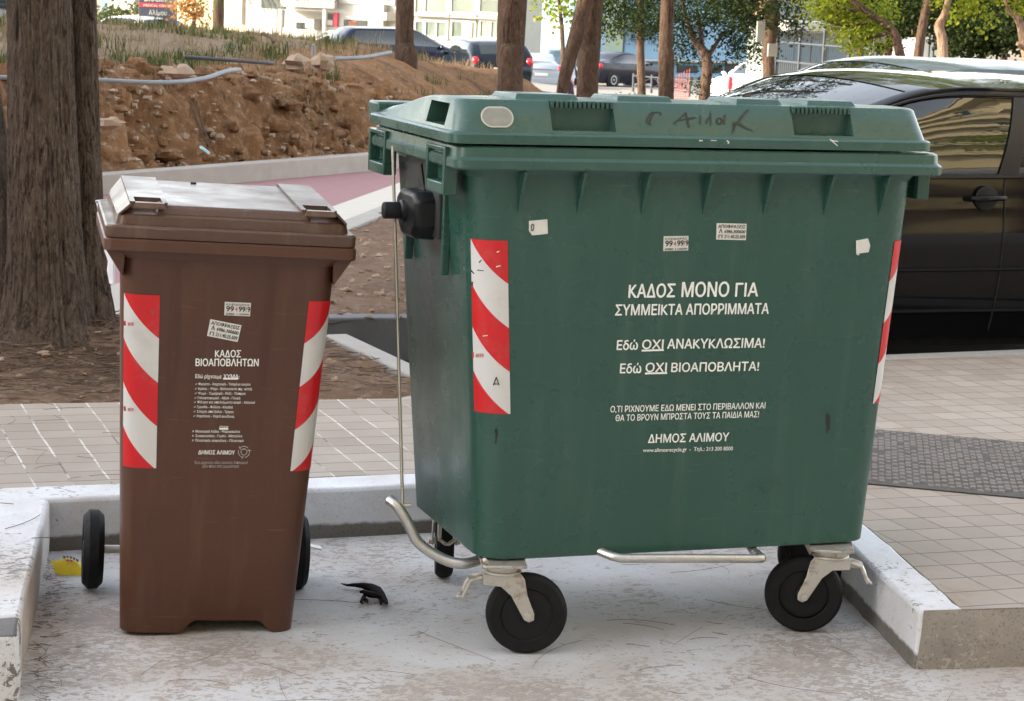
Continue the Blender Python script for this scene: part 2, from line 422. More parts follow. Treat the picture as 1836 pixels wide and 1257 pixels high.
# ------------------------------------------------------------------ mesh helpers
class MB:
    def __init__(s):
        s.v, s.f, s.mi, s.uv = [], [], [], {}
        s.cur = 0
    def add(s, vs, fs):
        b = len(s.v)
        s.v += [tuple(x) for x in vs]
        for f in fs:
            s.f.append(tuple(i + b for i in f))
            s.mi.append(s.cur)
        return b
    def box(s, x0, x1, y0, y1, z0, z1):
        s.add([(x0, y0, z0), (x1, y0, z0), (x1, y1, z0), (x0, y1, z0), (x0, y0, z1), (x1, y0, z1), (x1, y1, z1), (x0, y1, z1)],
              [(0, 3, 2, 1), (4, 5, 6, 7), (0, 1, 5, 4), (1, 2, 6, 5), (2, 3, 7, 6), (3, 0, 4, 7)])
    def prism(s, pts, off):                       # polygon of 3-D points swept by a vector
        n = len(pts); off = Vector(off)
        vs = [Vector(p) for p in pts] + [Vector(p) + off for p in pts]
        s.add(vs, [tuple(range(n))[::-1], tuple(range(n, 2 * n))] + [(i, (i + 1) % n, n + (i + 1) % n, n + i) for i in range(n)])
    def loft(s, rings, cap0=True, cap1=True, closed=True):
        n = len(rings[0])
        vs = [p for r in rings for p in r]
        fs = []
        for k in range(len(rings) - 1):
            for i in range(n if closed else n - 1):
                j = (i + 1) % n
                fs.append((k * n + i, k * n + j, (k + 1) * n + j, (k + 1) * n + i))
        if cap0: fs.append(tuple(range(n))[::-1])
        if cap1: fs.append(tuple((len(rings) - 1) * n + i for i in range(n)))
        return s.add(vs, fs)
    def tube(s, path, r, n=8, cap=True, flat=None):
        P = [Vector(p) for p in path]
        rs = r if isinstance(r, (list, tuple)) else [r] * len(P)
        rings = []
        up = Vector((0, 0, 1))
        prev = None
        for i, p in enumerate(P):
            d = (P[min(i + 1, len(P) - 1)] - P[max(i - 1, 0)]).normalized()
            a = prev if prev is not None else (up if abs(d.dot(up)) < .9 else Vector((1, 0, 0)))
            x = (a - d * a.dot(d)).normalized()
            prev = x
            y = d.cross(x)
            k = flat or 1.0
            rings.append([p + x * (rs[i] * k * math.cos(2 * math.pi * j / n)) + y * (rs[i] * math.sin(2 * math.pi * j / n)) for j in range(n)])
        s.loft(rings, cap, cap)
    def lathe(s, prof, origin=(0, 0, 0), axis='Z', n=24, closed=False):
        o = Vector(origin)
        rings = []
        for r, h in prof:
            ring = []
            for j in range(n):
                a = 2 * math.pi * j / n
                c, q = r * math.cos(a), r * math.sin(a)
                ring.append(o + Vector({'Z': (c, q, h), 'X': (h, c, q), 'Y': (q, h, c)}[axis]))
            rings.append(ring)
        s.loft(rings, not closed, not closed)
    def ball(s, c, r, n=10, m=6, jit=0):
        c = Vector(c); r = r if isinstance(r, (tuple, list)) else (r, r, r)
        rings = []
        for k in range(1, m):
            th = math.pi * k / m
            ring = []
            for j in range(n):
                a = 2 * math.pi * j / n
                q = 1 + (random.uniform(-jit, jit) if jit else 0)
                ring.append(c + Vector((r[0] * math.sin(th) * math.cos(a) * q, r[1] * math.sin(th) * math.sin(a) * q, -r[2] * math.cos(th) * q)))
            rings.append(ring)
        s.loft(rings, True, True)

def smooth(me, ang):
    bm = bmesh.new()
    bm.from_mesh(me)
    bmesh.ops.recalc_face_normals(bm, faces=bm.faces)
    a = R(ang)
    for f in bm.faces: f.smooth = True
    for e in bm.edges:
        e.smooth = len(e.link_faces) == 2 and e.calc_face_angle(0) < a
    bm.to_mesh(me)
    bm.free()

def obj(name, mb, mats, parent=None, ang=35, bevel=0, seg=2, loc=None, recalc=True):
    me = bpy.data.meshes.new(name)
    me.from_pydata(mb.v, [], mb.f)
    for m in (mats if isinstance(mats, (list, tuple)) else [mats]):
        me.materials.append(MAT[m] if isinstance(m, str) else m)
    if any(mb.mi):
        me.polygons.foreach_set('material_index', mb.mi)
    if ang and recalc:
        smooth(me, ang)
    me.update()
    o = bpy.data.objects.new(name, me)
    COL.objects.link(o)
    if parent: o.parent = parent
    if loc: o.location = loc
    if bevel:
        b = o.modifiers.new('bevel', 'BEVEL')
        b.width = bevel
        b.segments = seg
        b.limit_method = 'ANGLE'
        b.angle_limit = R(32)
        b.harden_normals = False
    return o

def tag(o, label=None, cat=None, group=None, kind=None):
    if label: o['label'] = label
    if cat: o['category'] = cat
    if group: o['group'] = group
    if kind: o['kind'] = kind
    return o
def struct(o, kind='structure'):
    o['kind'] = kind
    return o
def thing(name, label, cat, loc=(0, 0, 0), rot=(0, 0, 0), group=None):
    o = bpy.data.objects.new(name, None)
    o.empty_display_size = .2
    COL.objects.link(o)
    o.location = loc
    o.rotation_euler = rot
    return tag(o, label, cat, group)
def dup(root, loc, rotz=0, label=None, group=None):
    def cp(o, par):
        c = o.copy()
        COL.objects.link(c)
        if par: c.parent = par
        for ch in [x for x in list(bpy.data.objects) if x.parent == o]:
            cp(ch, c)
        return c
    c = cp(root, None)
    c.location = loc
    c.rotation_euler = (0, 0, rotz)
    if label: c['label'] = label
    if group: c['group'] = group
    return c

def rrect(x0, x1, y0, y1, z, r=.05, n=6, side=8):
    """rounded rectangle, counter-clockwise from the middle of the front-left corner; z may be f(x, y)"""
    pts = []
    def arc(cx, cy, a0):
        return [(cx + r * math.cos(a0 + math.pi / 2 * k / n), cy + r * math.sin(a0 + math.pi / 2 * k / n)) for k in range(n + 1)]
    corners = [arc(x0 + r, y0 + r, math.pi), arc(x1 - r, y0 + r, 1.5 * math.pi), arc(x1 - r, y1 - r, 0), arc(x0 + r, y1 - r, .5 * math.pi)]
    for k in range(4):
        c = corners[k]
        pts += c
        a, b = c[-1], corners[(k + 1) % 4][0]
        pts += [(a[0] + (b[0] - a[0]) * i / side, a[1] + (b[1] - a[1]) * i / side) for i in range(1, side)]
    return [Vector((x, y, z(x, y) if callable(z) else z)) for x, y in pts]

def lerp_ring(a, b, f):
    return [p.lerp(q, f) for p, q in zip(a, b)]

def text_mesh(body, size=1.0):
    cu = bpy.data.curves.new('lettering', 'FONT')
    cu.body = body.replace('\u039a', 'K')          # the Latin K has the same outline and fills cleanly
    cu.size = size
    cu.resolution_u = 8
    o = bpy.data.objects.new('lettering', cu)
    COL.objects.link(o)
    dg = bpy.context.evaluated_depsgraph_get()
    me = bpy.data.meshes.new_from_object(o.evaluated_get(dg))
    bpy.data.objects.remove(o)
    vs = [v.co.copy() for v in me.vertices]
    fs = [tuple(p.vertices) for p in me.polygons]
    bpy.data.meshes.remove(me)
    return vs, fs

def put_text(mb, body, P0, P1, up, cap, nrm, bold=.035, slant=0, off=0.0):
    """letters from P0 to P1 along their baseline, cap height in metres, raised 'off' above the surface"""
    vs, fs = text_mesh(body)
    if not vs: return
    xs = [v.x for v in vs]
    x0, x1 = min(xs), max(xs)
    P0, P1 = Vector(P0), Vector(P1)
    X = P1 - P0
    L = X.length
    X.normalize()
    U = (up - X * up.dot(X)).normalized()
    capu = .729
    bx = bold * L / (x1 - x0) if x1 > x0 else 0
    bw = bold * cap / capu * .6
    k = 0
    for dx, dz in ((0, 0), (1, 0), (.5, .5), (.5, -.5)):
        q = [P0 + X * ((v.x - x0) / (x1 - x0) * (L - bw) + dx * bw + slant * v.y * cap) + U * (v.y * cap / capu + dz * bw * .8) + nrm * (off + k * .00012) for v in vs]
        mb.add(q, fs)
        k += 1
        if not bold: break

def underline(mb, a, b, up, th, nrm, off):
    a, b = Vector(a), Vector(b)
    mb.add([a + nrm * off, b + nrm * off, b + up * th + nrm * off, a + up * th + nrm * off], [(0, 1, 2, 3)])

# ==================================================================================================
#                                          THE SETTING
# ==================================================================================================
def fbm(x, y, z=0, o=4):
    return noise.fractal(Vector((x, y, z)), 1.0, 2.0, o)

def sstep(a, b, x):
    t_ = min(1, max(0, (x - a) / (b - a)))
    return t_ * t_ * (3 - 2 * t_)

FH, RH = Vector((FWD.x, FWD.y)).normalized(), Vector((FWD.y, -FWD.x)).normalized()
def depth(x, y):
    return (x - CAM.x) * FH.x + (y - CAM.y) * FH.y
def terrain(x, y):
    s = depth(x, y)
    l = (x - CAM.x) * RH.x + (y - CAM.y) * RH.y
    h = -.06
    h += -1.35 * sstep(19, 58, s) - .40 * sstep(58, 86, s) + .15 * sstep(95, 122, s) + 1.4 * sstep(132, 150, s)
    h += .62 * sstep(2, -3, l) * sstep(30, 55, s)
    return h
def sheet(name, x0, x1, y0, y1, nx, ny, hf, mat, kind='structure', ang=60):
    mb = MB()
    vs = []
    for j in range(ny + 1):
        for i in range(nx + 1):
            x = x0 + (x1 - x0) * i / nx
            y = y0 + (y1 - y0) * j / ny
            vs.append((x, y, hf(x, y)))
    fs = [(j * (nx + 1) + i, j * (nx + 1) + i + 1, (j + 1) * (nx + 1) + i + 1, (j + 1) * (nx + 1) + i) for j in range(ny) for i in range(nx)]
    mb.add(vs, fs)
    return struct(obj(name, mb, mat, ang=ang), kind)

sheet('ground', -300, 420, -200, 640, 120, 140, lambda x, y: terrain(x, y) - .02 - (.25 if -12 < x < 20 and 1 < y < 12 else 0), 'far_ground')
# street in front and on which the dark cars park
mb = MB()
def flat(mb, pts, z0, z1):
    mb.prism([(x, y, z0) for x, y in pts], (0, 0, z1 - z0))
flat(mb, [(-60, -14), (60, -14), (60, -.30), (1.10, -.30), (1.02, -.9), (-.94, -.9), (-1.0, -.30), (-60, -.30)], -.05, -.004)
struct(obj('road', mb, 'kerb_top_grey', ang=30))
mb = MB()
mb.add([(-1.1, -1.6, 0), (1.3, -1.6, 0), (1.3, 1.3, 0), (-1.1, 1.3, 0)], [(0, 1, 2, 3)])
mb2 = MB()
n = 60
vs = [(-1.15 + 2.6 * i / n, -2.2 + 3.5 * j / n, .0025 * fbm((i * 2.6 / n) * 3, (j * 3.5 / n) * 3)) for j in range(n + 1) for i in range(n + 1)]
mb2.add(vs, [(j * (n + 1) + i, j * (n + 1) + i + 1, (j + 1) * (n + 1) + i + 1, (j + 1) * (n + 1) + i) for j in range(n) for i in range(n)])
struct(obj('bay_floor', mb2, 'bay', ang=60))

KH = .15
# corner points of the painted kerb round the bay (inner top edge)
IBL, IBR = Vector((-.765, 1.20)), Vector((1.40, 1.215))
IFL, IFR = Vector((-.955, .12)), Vector((1.122, -.262))
def kerb_poly(name, pts_top, mat, z0=-.03, z1=KH, bevel=.012, mats2=None, d=.007):
    mb = MB()
    mb.prism([(x, y, z0) for x, y in pts_top], (0, 0, z1 - z0))
    o = obj(name, mb, [mat] + ([mats2] if mats2 else []), ang=40, bevel=bevel)
    if mats2:
        for p in o.data.polygons:
            if abs(p.normal.z) < .5: p.material_index = 1
    # subdivide + ragged edges
    bm = bmesh.new()
    bm.from_mesh(o.data)
    bmesh.ops.triangulate(bm, faces=[f for f in bm.faces if len(f.verts) > 4])
    bmesh.ops.subdivide_edges(bm, edges=[e for e in bm.edges if e.calc_length() > .12], cuts=9, use_grid_fill=True)
    for v in bm.verts:
        p = v.co * 9
        v.co.x += d * noise.noise(p)
        v.co.y += d * noise.noise(p + Vector((9, 3, 1)))
        if v.co.z > .05: v.co.z += d * .7 * noise.noise(p + Vector((1, 7, 5)))
    bm.to_mesh(o.data)
    bm.free()
    return struct(o)
kw = .15
kerb_poly('back_kerb', [(-.80, 1.202), (1.42, 1.215), (1.42, 1.365), (-.90, 1.352)], 'kerb_white', mats2='kerb_face')
kerb_poly('left_kerb', [(-.955, .12), (-.767, 1.198), (-.905, 1.352), (-1.6, 1.35), (-1.45, .11)], 'kerb_white', mats2='kerb_inner')
kerb_poly('left_kerb', [(-.957, .116), (-1.452, .106), (-9, .118), (-9, -.03), (-.975, -.03)], 'kerb_stained', mats2='kerb_chipped')
kerb_poly('right_kerb', [(1.122, -.258), (1.235, -.270), (1.372, .37), (1.535, 1.213), (1.422, 1.213), (1.262, .37)], 'kerb_white', mats2='kerb_face')
kerb_poly('right_kerb', [(1.126, -.262), (9, -.895), (9, -.74), (1.238, -.275)], 'kerb_top_grey', mats2='kerb_grey', bevel=.02, d=.013)

# pavement (tiles)
mb = MB()
pts = [(-7, 1.356), (1.424, 1.368), (1.424, 1.216), (1.538, 1.216), (1.376, .37), (1.240, -.270), (9, -.736), (9, 3.62), (3.6, 3.14), (2.92, 3.10), (.72, 2.60), (.60, 2.52), (-.77, 2.585), (-7, 2.66)]
mb.prism([(x, y, -.03) for x, y in pts], (0, 0, .03 + KH - .004))
mb.prism([(-9, .12, -.03), (-1.454, .104, -.03), (-1.604, 1.3535, -.03), (-9, 1.3535, -.03)], (0, 0, .03 + KH - .004))
struct(obj('pavement', mb, 'tiles', ang=30))
# kerb towards the parked cars
def bar(mb, a, b, w, z0, z1):
    a, b = Vector((a[0], a[1], 0)), Vector((b[0], b[1], 0))
    d = (b - a).normalized()
    s = Vector((-d.y, d.x, 0)) * w
    mb.prism([Vector((p.x, p.y, z0)) for p in (a, b, b + s, a + s)], (0, 0, z1 - z0))
mb = MB(); bar(mb, (.80, 2.64), (2.92, 3.103), .10, -.06, KH); bar(mb, (2.923, 3.104), (9, 3.68), .10, -.06, KH)
struct(obj('parking_kerb', mb, 'kerb_pale', ang=30, bevel=.01))
# dark embossed strip across the pavement: rows of small worn blocks
mb = MB()
A, Bv = Vector((2.10, 1.755)), Vector((.42, -.271)).normalized()
Wv = Vector((-Bv.y, Bv.x)) * -1
Wv = Vector((1.685, .992)) - A
WL = Wv.length; Wd = Wv.normalized()
mb.cur = 1
c0 = [A - Bv * 1.2, A + Bv * 2.6, A + Bv * 2.6 + Wv, A - Bv * 1.2 + Wv]
mb.prism([(p.x, p.y, .12) for p in c0], (0, 0, .0305))
mb.cur = 0
q = -1.2
ci = 0
while q < 2.58:
    w = 0.006 + (.026 if ci % 2 else 0)
    while w < WL - .05:
        g = .052 + random.uniform(-.004, .004)
        if random.random() > .04:
            p = A + Bv * (q + .001) + Wd * w
            a, b = Bv * .0195, Wd * (g - .017)
            h = .0042 + random.uniform(-.002, .0015)
            m_ = (p + (a + b) / 2)
            base = [p, p + a, p + a + b * 1.0, p + b]
            top = [m_ + (x - m_) * .74 for x in base]
            mb.loft([[Vector((x.x, x.y, .1504)) for x in base], [Vector((x.x, x.y, .1504 + h)) for x in top]], False, True)
        w += g
    q += .0212
    ci += 1
struct(obj('embossed_strip', mb, ['block', 'block_bed'], ang=20))

# earth bed behind the pavement
def P2(px, py, z): 
    p = on_z(px, py, z); return (p.x, p.y)
PZ = .14
e0, e1, e2 = Vector(P2(560, 438, PZ)), Vector(P2(640, 405, PZ)), Vector(P2(720, 372, PZ))
ed = (e2 - e0).normalized(); en = Vector((-ed.y, ed.x))
if en.y < 0: en = -en
GK0, GK1 = Vector((.676, 3.90)), Vector((.80, 2.62))     # grey edging of the bed
def bed_h(x, y):
    return .135 + .022 * fbm(x * 2.2, y * 2.2, 3) + .012 * fbm(x * 9, y * 9, 5) + .13 * math.exp(-(((x + .50) / .5) ** 2 + ((y - 3.75) / .55) ** 2)) * (1 + .6 * fbm(x * 5, y * 5, 8)) - .05 * sstep(2.75, 2.55, y)
mb = MB()
nx, ny = 200, 170
vs, ok = [], []
for j in range(ny + 1):
    for i in range(nx + 1):
        x, y = -6.4 + 9.2 * i / nx, 2.56 + 7.4 * j / ny
        vs.append((x, y, bed_h(x, y)))
def inside_bed(x, y):
    if (Vector((x, y)) - e1).dot(en) > .04: return False
    return x < .79 - (y - 2.62) * .097 if y < 4.33 else True
fs = []
for j in range(ny):
    for i in range(nx):
        x, y = -6.4 + 9.2 * (i + .5) / nx, 2.56 + 7.4 * (j + .5) / ny
        if inside_bed(x, y):
            fs.append((j * (nx + 1) + i, j * (nx + 1) + i + 1, (j + 1) * (nx + 1) + i + 1, (j + 1) * (nx + 1) + i))
mb.add(vs, fs)
struct(obj('earth_bed', mb, 'soil', ang=60))
mb = MB(); bar(mb, GK1, GK0, -.10, -.05, .152); struct(obj('bed_kerb', mb, 'kerb_pale', ang=30, bevel=.008))
mb = MB(); bar(mb, (.45, 4.36), (6.2, 4.30 + 1.9), .12, -.05, .152)
mb = MB(); bar(mb, (.55, 4.37), (1.30, 4.32), .12, -.05, .150); struct(obj('dark_kerb', mb, 'kerb_dark', ang=30, bevel=.008))
mb = MB()
flat(mb, [(.72, 2.55), (3, 3.0), (30, 5.6), (30, 16), (1.5, 9.2), (1.32, 4.3), (.6, 4.36), (.62, 3.9)], -.08, -.052)
struct(obj('parking_road', mb, 'asphalt', ang=30))

# red path, ribbed guide pavers, edging
mb = MB()
def strip(mb, d0, d1, l0, l1, z0, z1):
    a = e1 + en * d0 + ed * l0; b = e1 + en * d0 + ed * l1; c = e1 + en * d1 + ed * l1; d = e1 + en * d1 + ed * l0
    mb.prism([(p.x, p.y, z0) for p in (a, b, c, d)], (0, 0, z1 - z0))
s = MB(); strip(s, 0, .16, -9, 12, -.05, PZ); struct(obj('path_kerb', s, 'kerb_pale', ang=30, bevel=.01))
s = MB(); strip(s, .162, .46, -9, 12, -.05, PZ - .01)
o = struct(obj('guide_pavers', s, 'pale_path', ang=30))
s = MB(); strip(s, .462, 5.2, -9, 12, -.05, PZ - .012)
struct(obj('red_path', s, 'red_path', ang=30))

# low concrete wall in front of the cut bank
W0, W1 = Vector(P2(200, 345, .14)), Vector(P2(655, 305, .14))
wd = (W1 - W0).normalized(); wn_ = Vector((-wd.y, wd.x))
mb = MB(); bar(mb, W0 - wd * 6, W1 + wd * 5, .14, .0, .268)
bank_wall = tag(obj('low_wall', mb, 'concrete', ang=30, bevel=.008), 'low grey concrete wall holding back the foot of the earth bank', 'wall')

# cut earth bank and the grassy top behind it: u along the wall, v away from it
def pw(x, pts):
    if x <= pts[0][0]: return pts[0][1]
    for (a, p), (b, q) in zip(pts, pts[1:]):
        if x <= b: return p + (q - p) * (x - a) / (b - a)
    return pts[-1][1]
def bank_point(u, v):
    p = W0 + wd * u + wn_ * (v + .14)
    rag = .22 * fbm(u * .9, 0.3, 1.7) + .10 * fbm(u * 3.1, v, 4.2)
    face = sstep(.02, .62 + rag, v)
    ue = u + .35 * max(0, abs(v - 3.2) - 1.0) + .35 * fbm(u * .5, v * .5, 8)
    ue = max(ue, 16.2 - (5.0 + 2.4 * v - u) * 2.2)
    fall = 1 - pw(ue, ((4, 0), (8.4, .10), (10.4, .23), (12.8, .43), (15, .80), (16.2, 1)))
    top = .87 + .085 * min(v, 3.6) + .012 * v + .10 * fbm(u * .35, v * .35, 2.2) + .05 * fbm(u * 1.7, v * 1.7, 6)
    top -= 1.2 * sstep(9.5, 18, v) 
    z = terrain(p.x, p.y) if v > 6 else .05
    z = min(z, .05)
    h = z + (.20 - z) * (1 - sstep(0, 14, u)) * (1 - sstep(5, 16, v)) + (top - .20) * face * fall
    if v < 1.2:
        h += .10 * face * (1 - face) * 4 * (fbm(u * 2.6, v * 5, 3.3) + .6 * fbm(u * 7, v * 12, 1.1))
    return Vector((p.x, p.y, h))
mb = MB()
us = [-5 + .045 * i for i in range(int(20 / .045))]
vs_ = [0, .03, .06, .09, .12, .15, .18, .21, .24, .27, .30, .33, .36, .39, .42, .45, .48, .51, .54, .57, .60, .63, .66, .70, .74, .78, .83, .88, .94, 1.0, 1.08, 1.2, 1.45, 1.8, 2.2, 2.7, 3.3, 4, 5, 6, 7.2, 8.6, 10, 12, 14, 16, 18]
g = []
for v in vs_:
    for u in us:
        p = bank_point(u, v)
        if v < 1.3:
            k = .11 * (fbm(u * 2.6, v * 3.5, 9) + .6 * noise.noise(Vector((u * 9, v * 10, 3))) + .35 * noise.noise(Vector((u * 22, v * 22, 7)))) - .16 * max(0, .16 - abs(noise.noise(Vector((u * 1.3 + .3 * v, v * .5, 13))))) * 3 + .05 * max(0, noise.noise(Vector((u * 5, v * 6, 31))))
            p = p - Vector((wn_.x, wn_.y, 0)) * (k if v > .04 else 0)
        g.append(p)
nu = len(us)
fs = [(j * nu + i, j * nu + i + 1, (j + 1) * nu + i + 1, (j + 1) * nu + i) for j in range(len(vs_) - 1) for i in range(nu - 1)]
mb.add(g, fs)
mb.mi = [1 if vs_[k // (nu - 1)] > .95 + .34 * max(0, us[k % (nu - 1)] - 2.5) else 0 for k in range(len(fs))]
struct(obj('earth_bank', mb, ['bank', 'bank_top'], ang=80))

def rand_bank(vmin, vmax, umin=-5, umax=13):
    u, v = random.uniform(umin, umax), vmin + (vmax - vmin) * random.random() ** 1.4
    return u, v, bank_point(u, v)
# grass on the bank top
def blades(name, n, mat, hmin, hmax, vmin, vmax, wid, clump, seed, umin=-5, umax=13, keep=None):
    random.seed(seed)
    mb = MB()
    made = 0
    while made < n:
        u, v, p0 = rand_bank(vmin, vmax, umin, umax)
        if v < .8 + .34 * max(0, u - 2.5) + .3 * fbm(u, v, 2) and vmin > .5 and random.random() > .06: continue
        if fbm(u * .7, v * .7, seed) < keep if keep is not None else False: continue
        hh = random.uniform(hmin, hmax) * (.6 + .8 * random.random())
        for _ in range(clump):
            p = p0 + Vector((random.gauss(0, .06), random.gauss(0, .06), -.01))
            a = random.uniform(0, 6.283)
            lean = Vector((math.cos(a), math.sin(a), 0)) * random.uniform(.1, .7) * hh
            w = Vector((-math.sin(a), math.cos(a), 0)) * wid * random.uniform(.6, 1.4)
            h = hh * random.uniform(.5, 1.1)
            m_ = p + lean * .35 + Vector((0, 0, h * .6))
            t_ = p + lean + Vector((0, 0, h))
            mb.add([p - w, p + w, m_ + w * .7, m_ - w * .7, t_], [(0, 1, 2, 3), (3, 2, 4)])
            made += 1
    return struct(obj(name, mb, mat, ang=0), 'stuff')
blades('green_weeds', 21000, 'grass_green', .05, .15, .75, 12, .005, 16, 11, umin=-4, umax=10, keep=-.06)
blades('dry_grass', 26000, 'grass_dry', .04, .12, .7, 12, .004, 12, 12, umin=-4, umax=14)
blades('tall_straw', 1500, 'grass_dry', .12, .26, 1.2, 9, .003, 5, 15, umin=-3, umax=14)
blades('straw', 2600, 'grass_dry', .05, .16, .35, .95, .004, 7, 14, umin=-4, umax=14)
random.seed(17)
mb = MB()
for _ in range(600):
    u, v = random.uniform(-4, 12), random.uniform(.02, 1.0)
    p = bank_point(u, v) + Vector((wn_.x, wn_.y, 0)) * -.03
    r = random.choice([.02, .025, .03, .04, .055, .075]) * random.uniform(.7, 1.3)
    mb.ball(p, (r * random.uniform(.7, 1.4), r * random.uniform(.7, 1.4), r * random.uniform(.5, 1.0)), 9, 7, .30)
struct(obj('earth_clods', mb, 'bank', ang=50), 'stuff')
random.seed(21)
def rock(mb, c, r, n=7, m=5):
    sx, sy, sz = r * random.uniform(.7, 1.3), r * random.uniform(.7, 1.3), r * random.uniform(.45, .9)
    mb.ball(c, (sx, sy, sz), n, m, .34)
mb = MB()
for _ in range(2600):
    u, v = random.uniform(-4, 13), random.uniform(.0, .9) ** 2.0
    p = bank_point(u, v)
    rock(mb, p + Vector((wn_.x, wn_.y, 0)) * -.02, random.choice([.008, .010, .012, .014, .018, .024, .034, .04]) * random.uniform(.7, 1.3), 5, 4)
struct(obj('rubble', mb, 'stone', ang=30), 'stuff')
mb = MB()
for _ in range(1500):
    x, y = random.uniform(-1.6, 2.0), random.uniform(2.6, 8)
    if inside_bed(x, y):
        rock(mb, (x, y, bed_h(x, y)), random.choice([.005, .007, .010, .014, .02]) * random.uniform(.7, 1.3))
struct(obj('gravel', mb, 'stone', ang=30), 'stuff')
for (px, py, t_, r, lab) in [(322, 128, 14.2, .075, 'pale rounded stone beside the bend of the grey pipe'), (533, 112, 16.4, .11, 'pointed ochre rock on the crest of the earth bank'),
                             (197, 222, 13.6, .085, 'large grey stone in the bank right beside the thick trunk'), (580, 112, 16.6, .085, 'slanted grey slab of rubble leaning on the bank crest')]:
    random.seed(int(px))
    mb = MB(); rock(mb, (0, 0, 0), r, 9, 7)
    tag(obj('rock', mb, 'stone', ang=30, loc=at(px, py, t_)), lab, 'rock')

# fallen pine needles and twigs on the ground
random.seed(5)
mb = MB()
def needle(mb, x, y, z, L, w, curve):
    a = random.uniform(0, math.pi)
    k = random.uniform(-curve, curve)
    pts, p, d = [], Vector((x, y, z)), a
    for i in range(6):
        pts.append(p.copy())
        p = p + Vector((math.cos(d), math.sin(d), 0)) * (L / 5)
        d += k / 5
    mb.tube(pts, w, 4, True)
for _ in range(60):
    y = random.triangular(-1.2, 1.0, -.5)
    needle(mb, random.uniform(-.93, 1.1), y, .004, random.uniform(.04, .15), .0005, 1.5)
for _ in range(10):
    needle(mb, random.uniform(-.5, 1.0), random.uniform(-1.2, .9), .0035, random.uniform(.18, .34), .0005, 1.1)
for _ in range(70):
    needle(mb, random.uniform(-2.0, .1), random.uniform(1.36, 2.5), KH + .001, random.uniform(.05, .18), .0006, 1.3)
for _ in range(14):
    needle(mb, random.uniform(-1.3, -.85), random.uniform(.2, 1.25), KH + .004, random.uniform(.06, .18), .0010, 1.2)
for _ in range(2200):
    x, y = (random.uniform(-1.6, .8), random.uniform(2.6, 4.3)) if random.random() < .5 else (random.gauss(-.45, .3), random.gauss(3.3, .3))
    if inside_bed(x, y): needle(mb, x, y, bed_h(x, y) + .012, random.uniform(.05, .14), .0016, .8)
for _ in range(170):
    y = random.uniform(-.1, 1.1)
    needle(mb, -.93 + (y - .12) * .15 + abs(random.gauss(0, .035)), y, .004, random.uniform(.01, .04), .0006, 1.5)
struct(obj('pine_needles', mb, 'dry_needle', ang=0), 'stuff')
# dead leaves scattered on the bed
mb = MB()
for _ in range(420):
    x, y = random.uniform(-1.5, 1.6), random.uniform(2.58, 6)
    if not inside_bed(x, y): continue
    a = random.uniform(0, 6.28); r = random.uniform(.012, .035)
    c, s_ = math.cos(a) * r, math.sin(a) * r
    z = bed_h(x, y) + .012
    mb.add([(x - c, y - s_, z), (x + s_ * .5, y - c * .5, z + random.uniform(0, .02)), (x + c, y + s_, z + random.uniform(0, .015)), (x - s_ * .5, y + c * .5, z + .006)], [(0, 1, 2, 3)])
struct(obj('leaf_litter', mb, 'grass_dry', ang=0), 'stuff')

# ==================================================================================================
#                                   GREEN CONTAINER
# ==================================================================================================
gc = thing('waste_container', 'large dark green four-wheeled waste container with white Greek lettering, parked in the painted bay', 'container')
CW, CD = 1.258, .763
RB0 = rrect(.118, 1.166, .074, .69, .235, .075, 8, 12)
RB1 = rrect(.048, 1.212, .036, .732, 1.178, .075, 8, 12)
rb_in = [p + (Vector((.63, .38, 0)) - Vector((p.x, p.y, 0))) * .05 + Vector((0, 0, -.006)) for p in RB0]
def body_ring(f):
    r = lerp_ring(RB0, RB1, f)
    return r
mb = MB()
mb.loft([rb_in, lerp_ring(rb_in, RB0, .75)] + [body_ring(f) for f in (0, .012, .03, .1, .2, .3, .4, .5, .6, .7, .8, .9, 1)], True, False)
# underside skid
mb.box(.30, .95, .18, .60, .205, .236)
# fins under the rim, front and back
for x in (.162, .309, .471, .630, .789, .952, 1.103):
    yb = lambda z: .0745 + (.036 - .0745) * (z - .235) / .943
    for s, yy in ((1, 0), (-1, 1)):
        pts = [(x, yb(1.068) + .004, 1.062), (x, -.002, 1.172), (x, .06, 1.178), (x, .07, 1.068)]
        if s < 0: pts = [(a, CD - b, c) for a, b, c in pts]
        mb.prism(pts, (.007, 0, 0))
body = obj('body', mb, 'green', gc, ang=40, bevel=0)

# rim: two stepped tiers plus the comb pockets on both ends
mb = MB()
def rim_ring(d, z, r=.035): return rrect(d, CW - d, d, CD - d, z, r, 6, 8)
mb.loft([rrect(.052, 1.208, .042, .728, 1.150, .07, 6, 8), rrect(.04, 1.218, .03, .735, 1.174, .06, 6, 8), rim_ring(.0, 1.174), rim_ring(-.003, 1.178), rim_ring(-.003, 1.196), rim_ring(.002, 1.2005), rim_ring(.004, 1.203), rim_ring(.006, 1.224), rim_ring(.012, 1.228), rim_ring(.07, 1.228)], False, False)
obj('rim', mb, 'green_lid', gc, ang=30)
def pocket(x, y0, y1, z0, z1, s):
    mb = MB()
    w = .012
    xa, xb = (x, x + .034) if s > 0 else (x - .034, x)
    mb.box(xa, xb, y0, y0 + w, z0, z1)
    mb.box(xa, xb, y1 - w, y1, z0, z1)
    mb.box(xa, xb, y0 + w, y1 - w, z0, z0 + .028)
    mb.box(xa, xb, y0 + w, y1 - w, z1 - .012, z1)
    b0, b1 = (x + .026, x + .034) if s > 0 else (x - .034, x - .026)
    mb.box(b0, b1, y0 + w, y1 - w, z0 + .028, z1 - .012)
    return obj('comb_pocket', mb, 'green', gc, ang=30, bevel=.003)
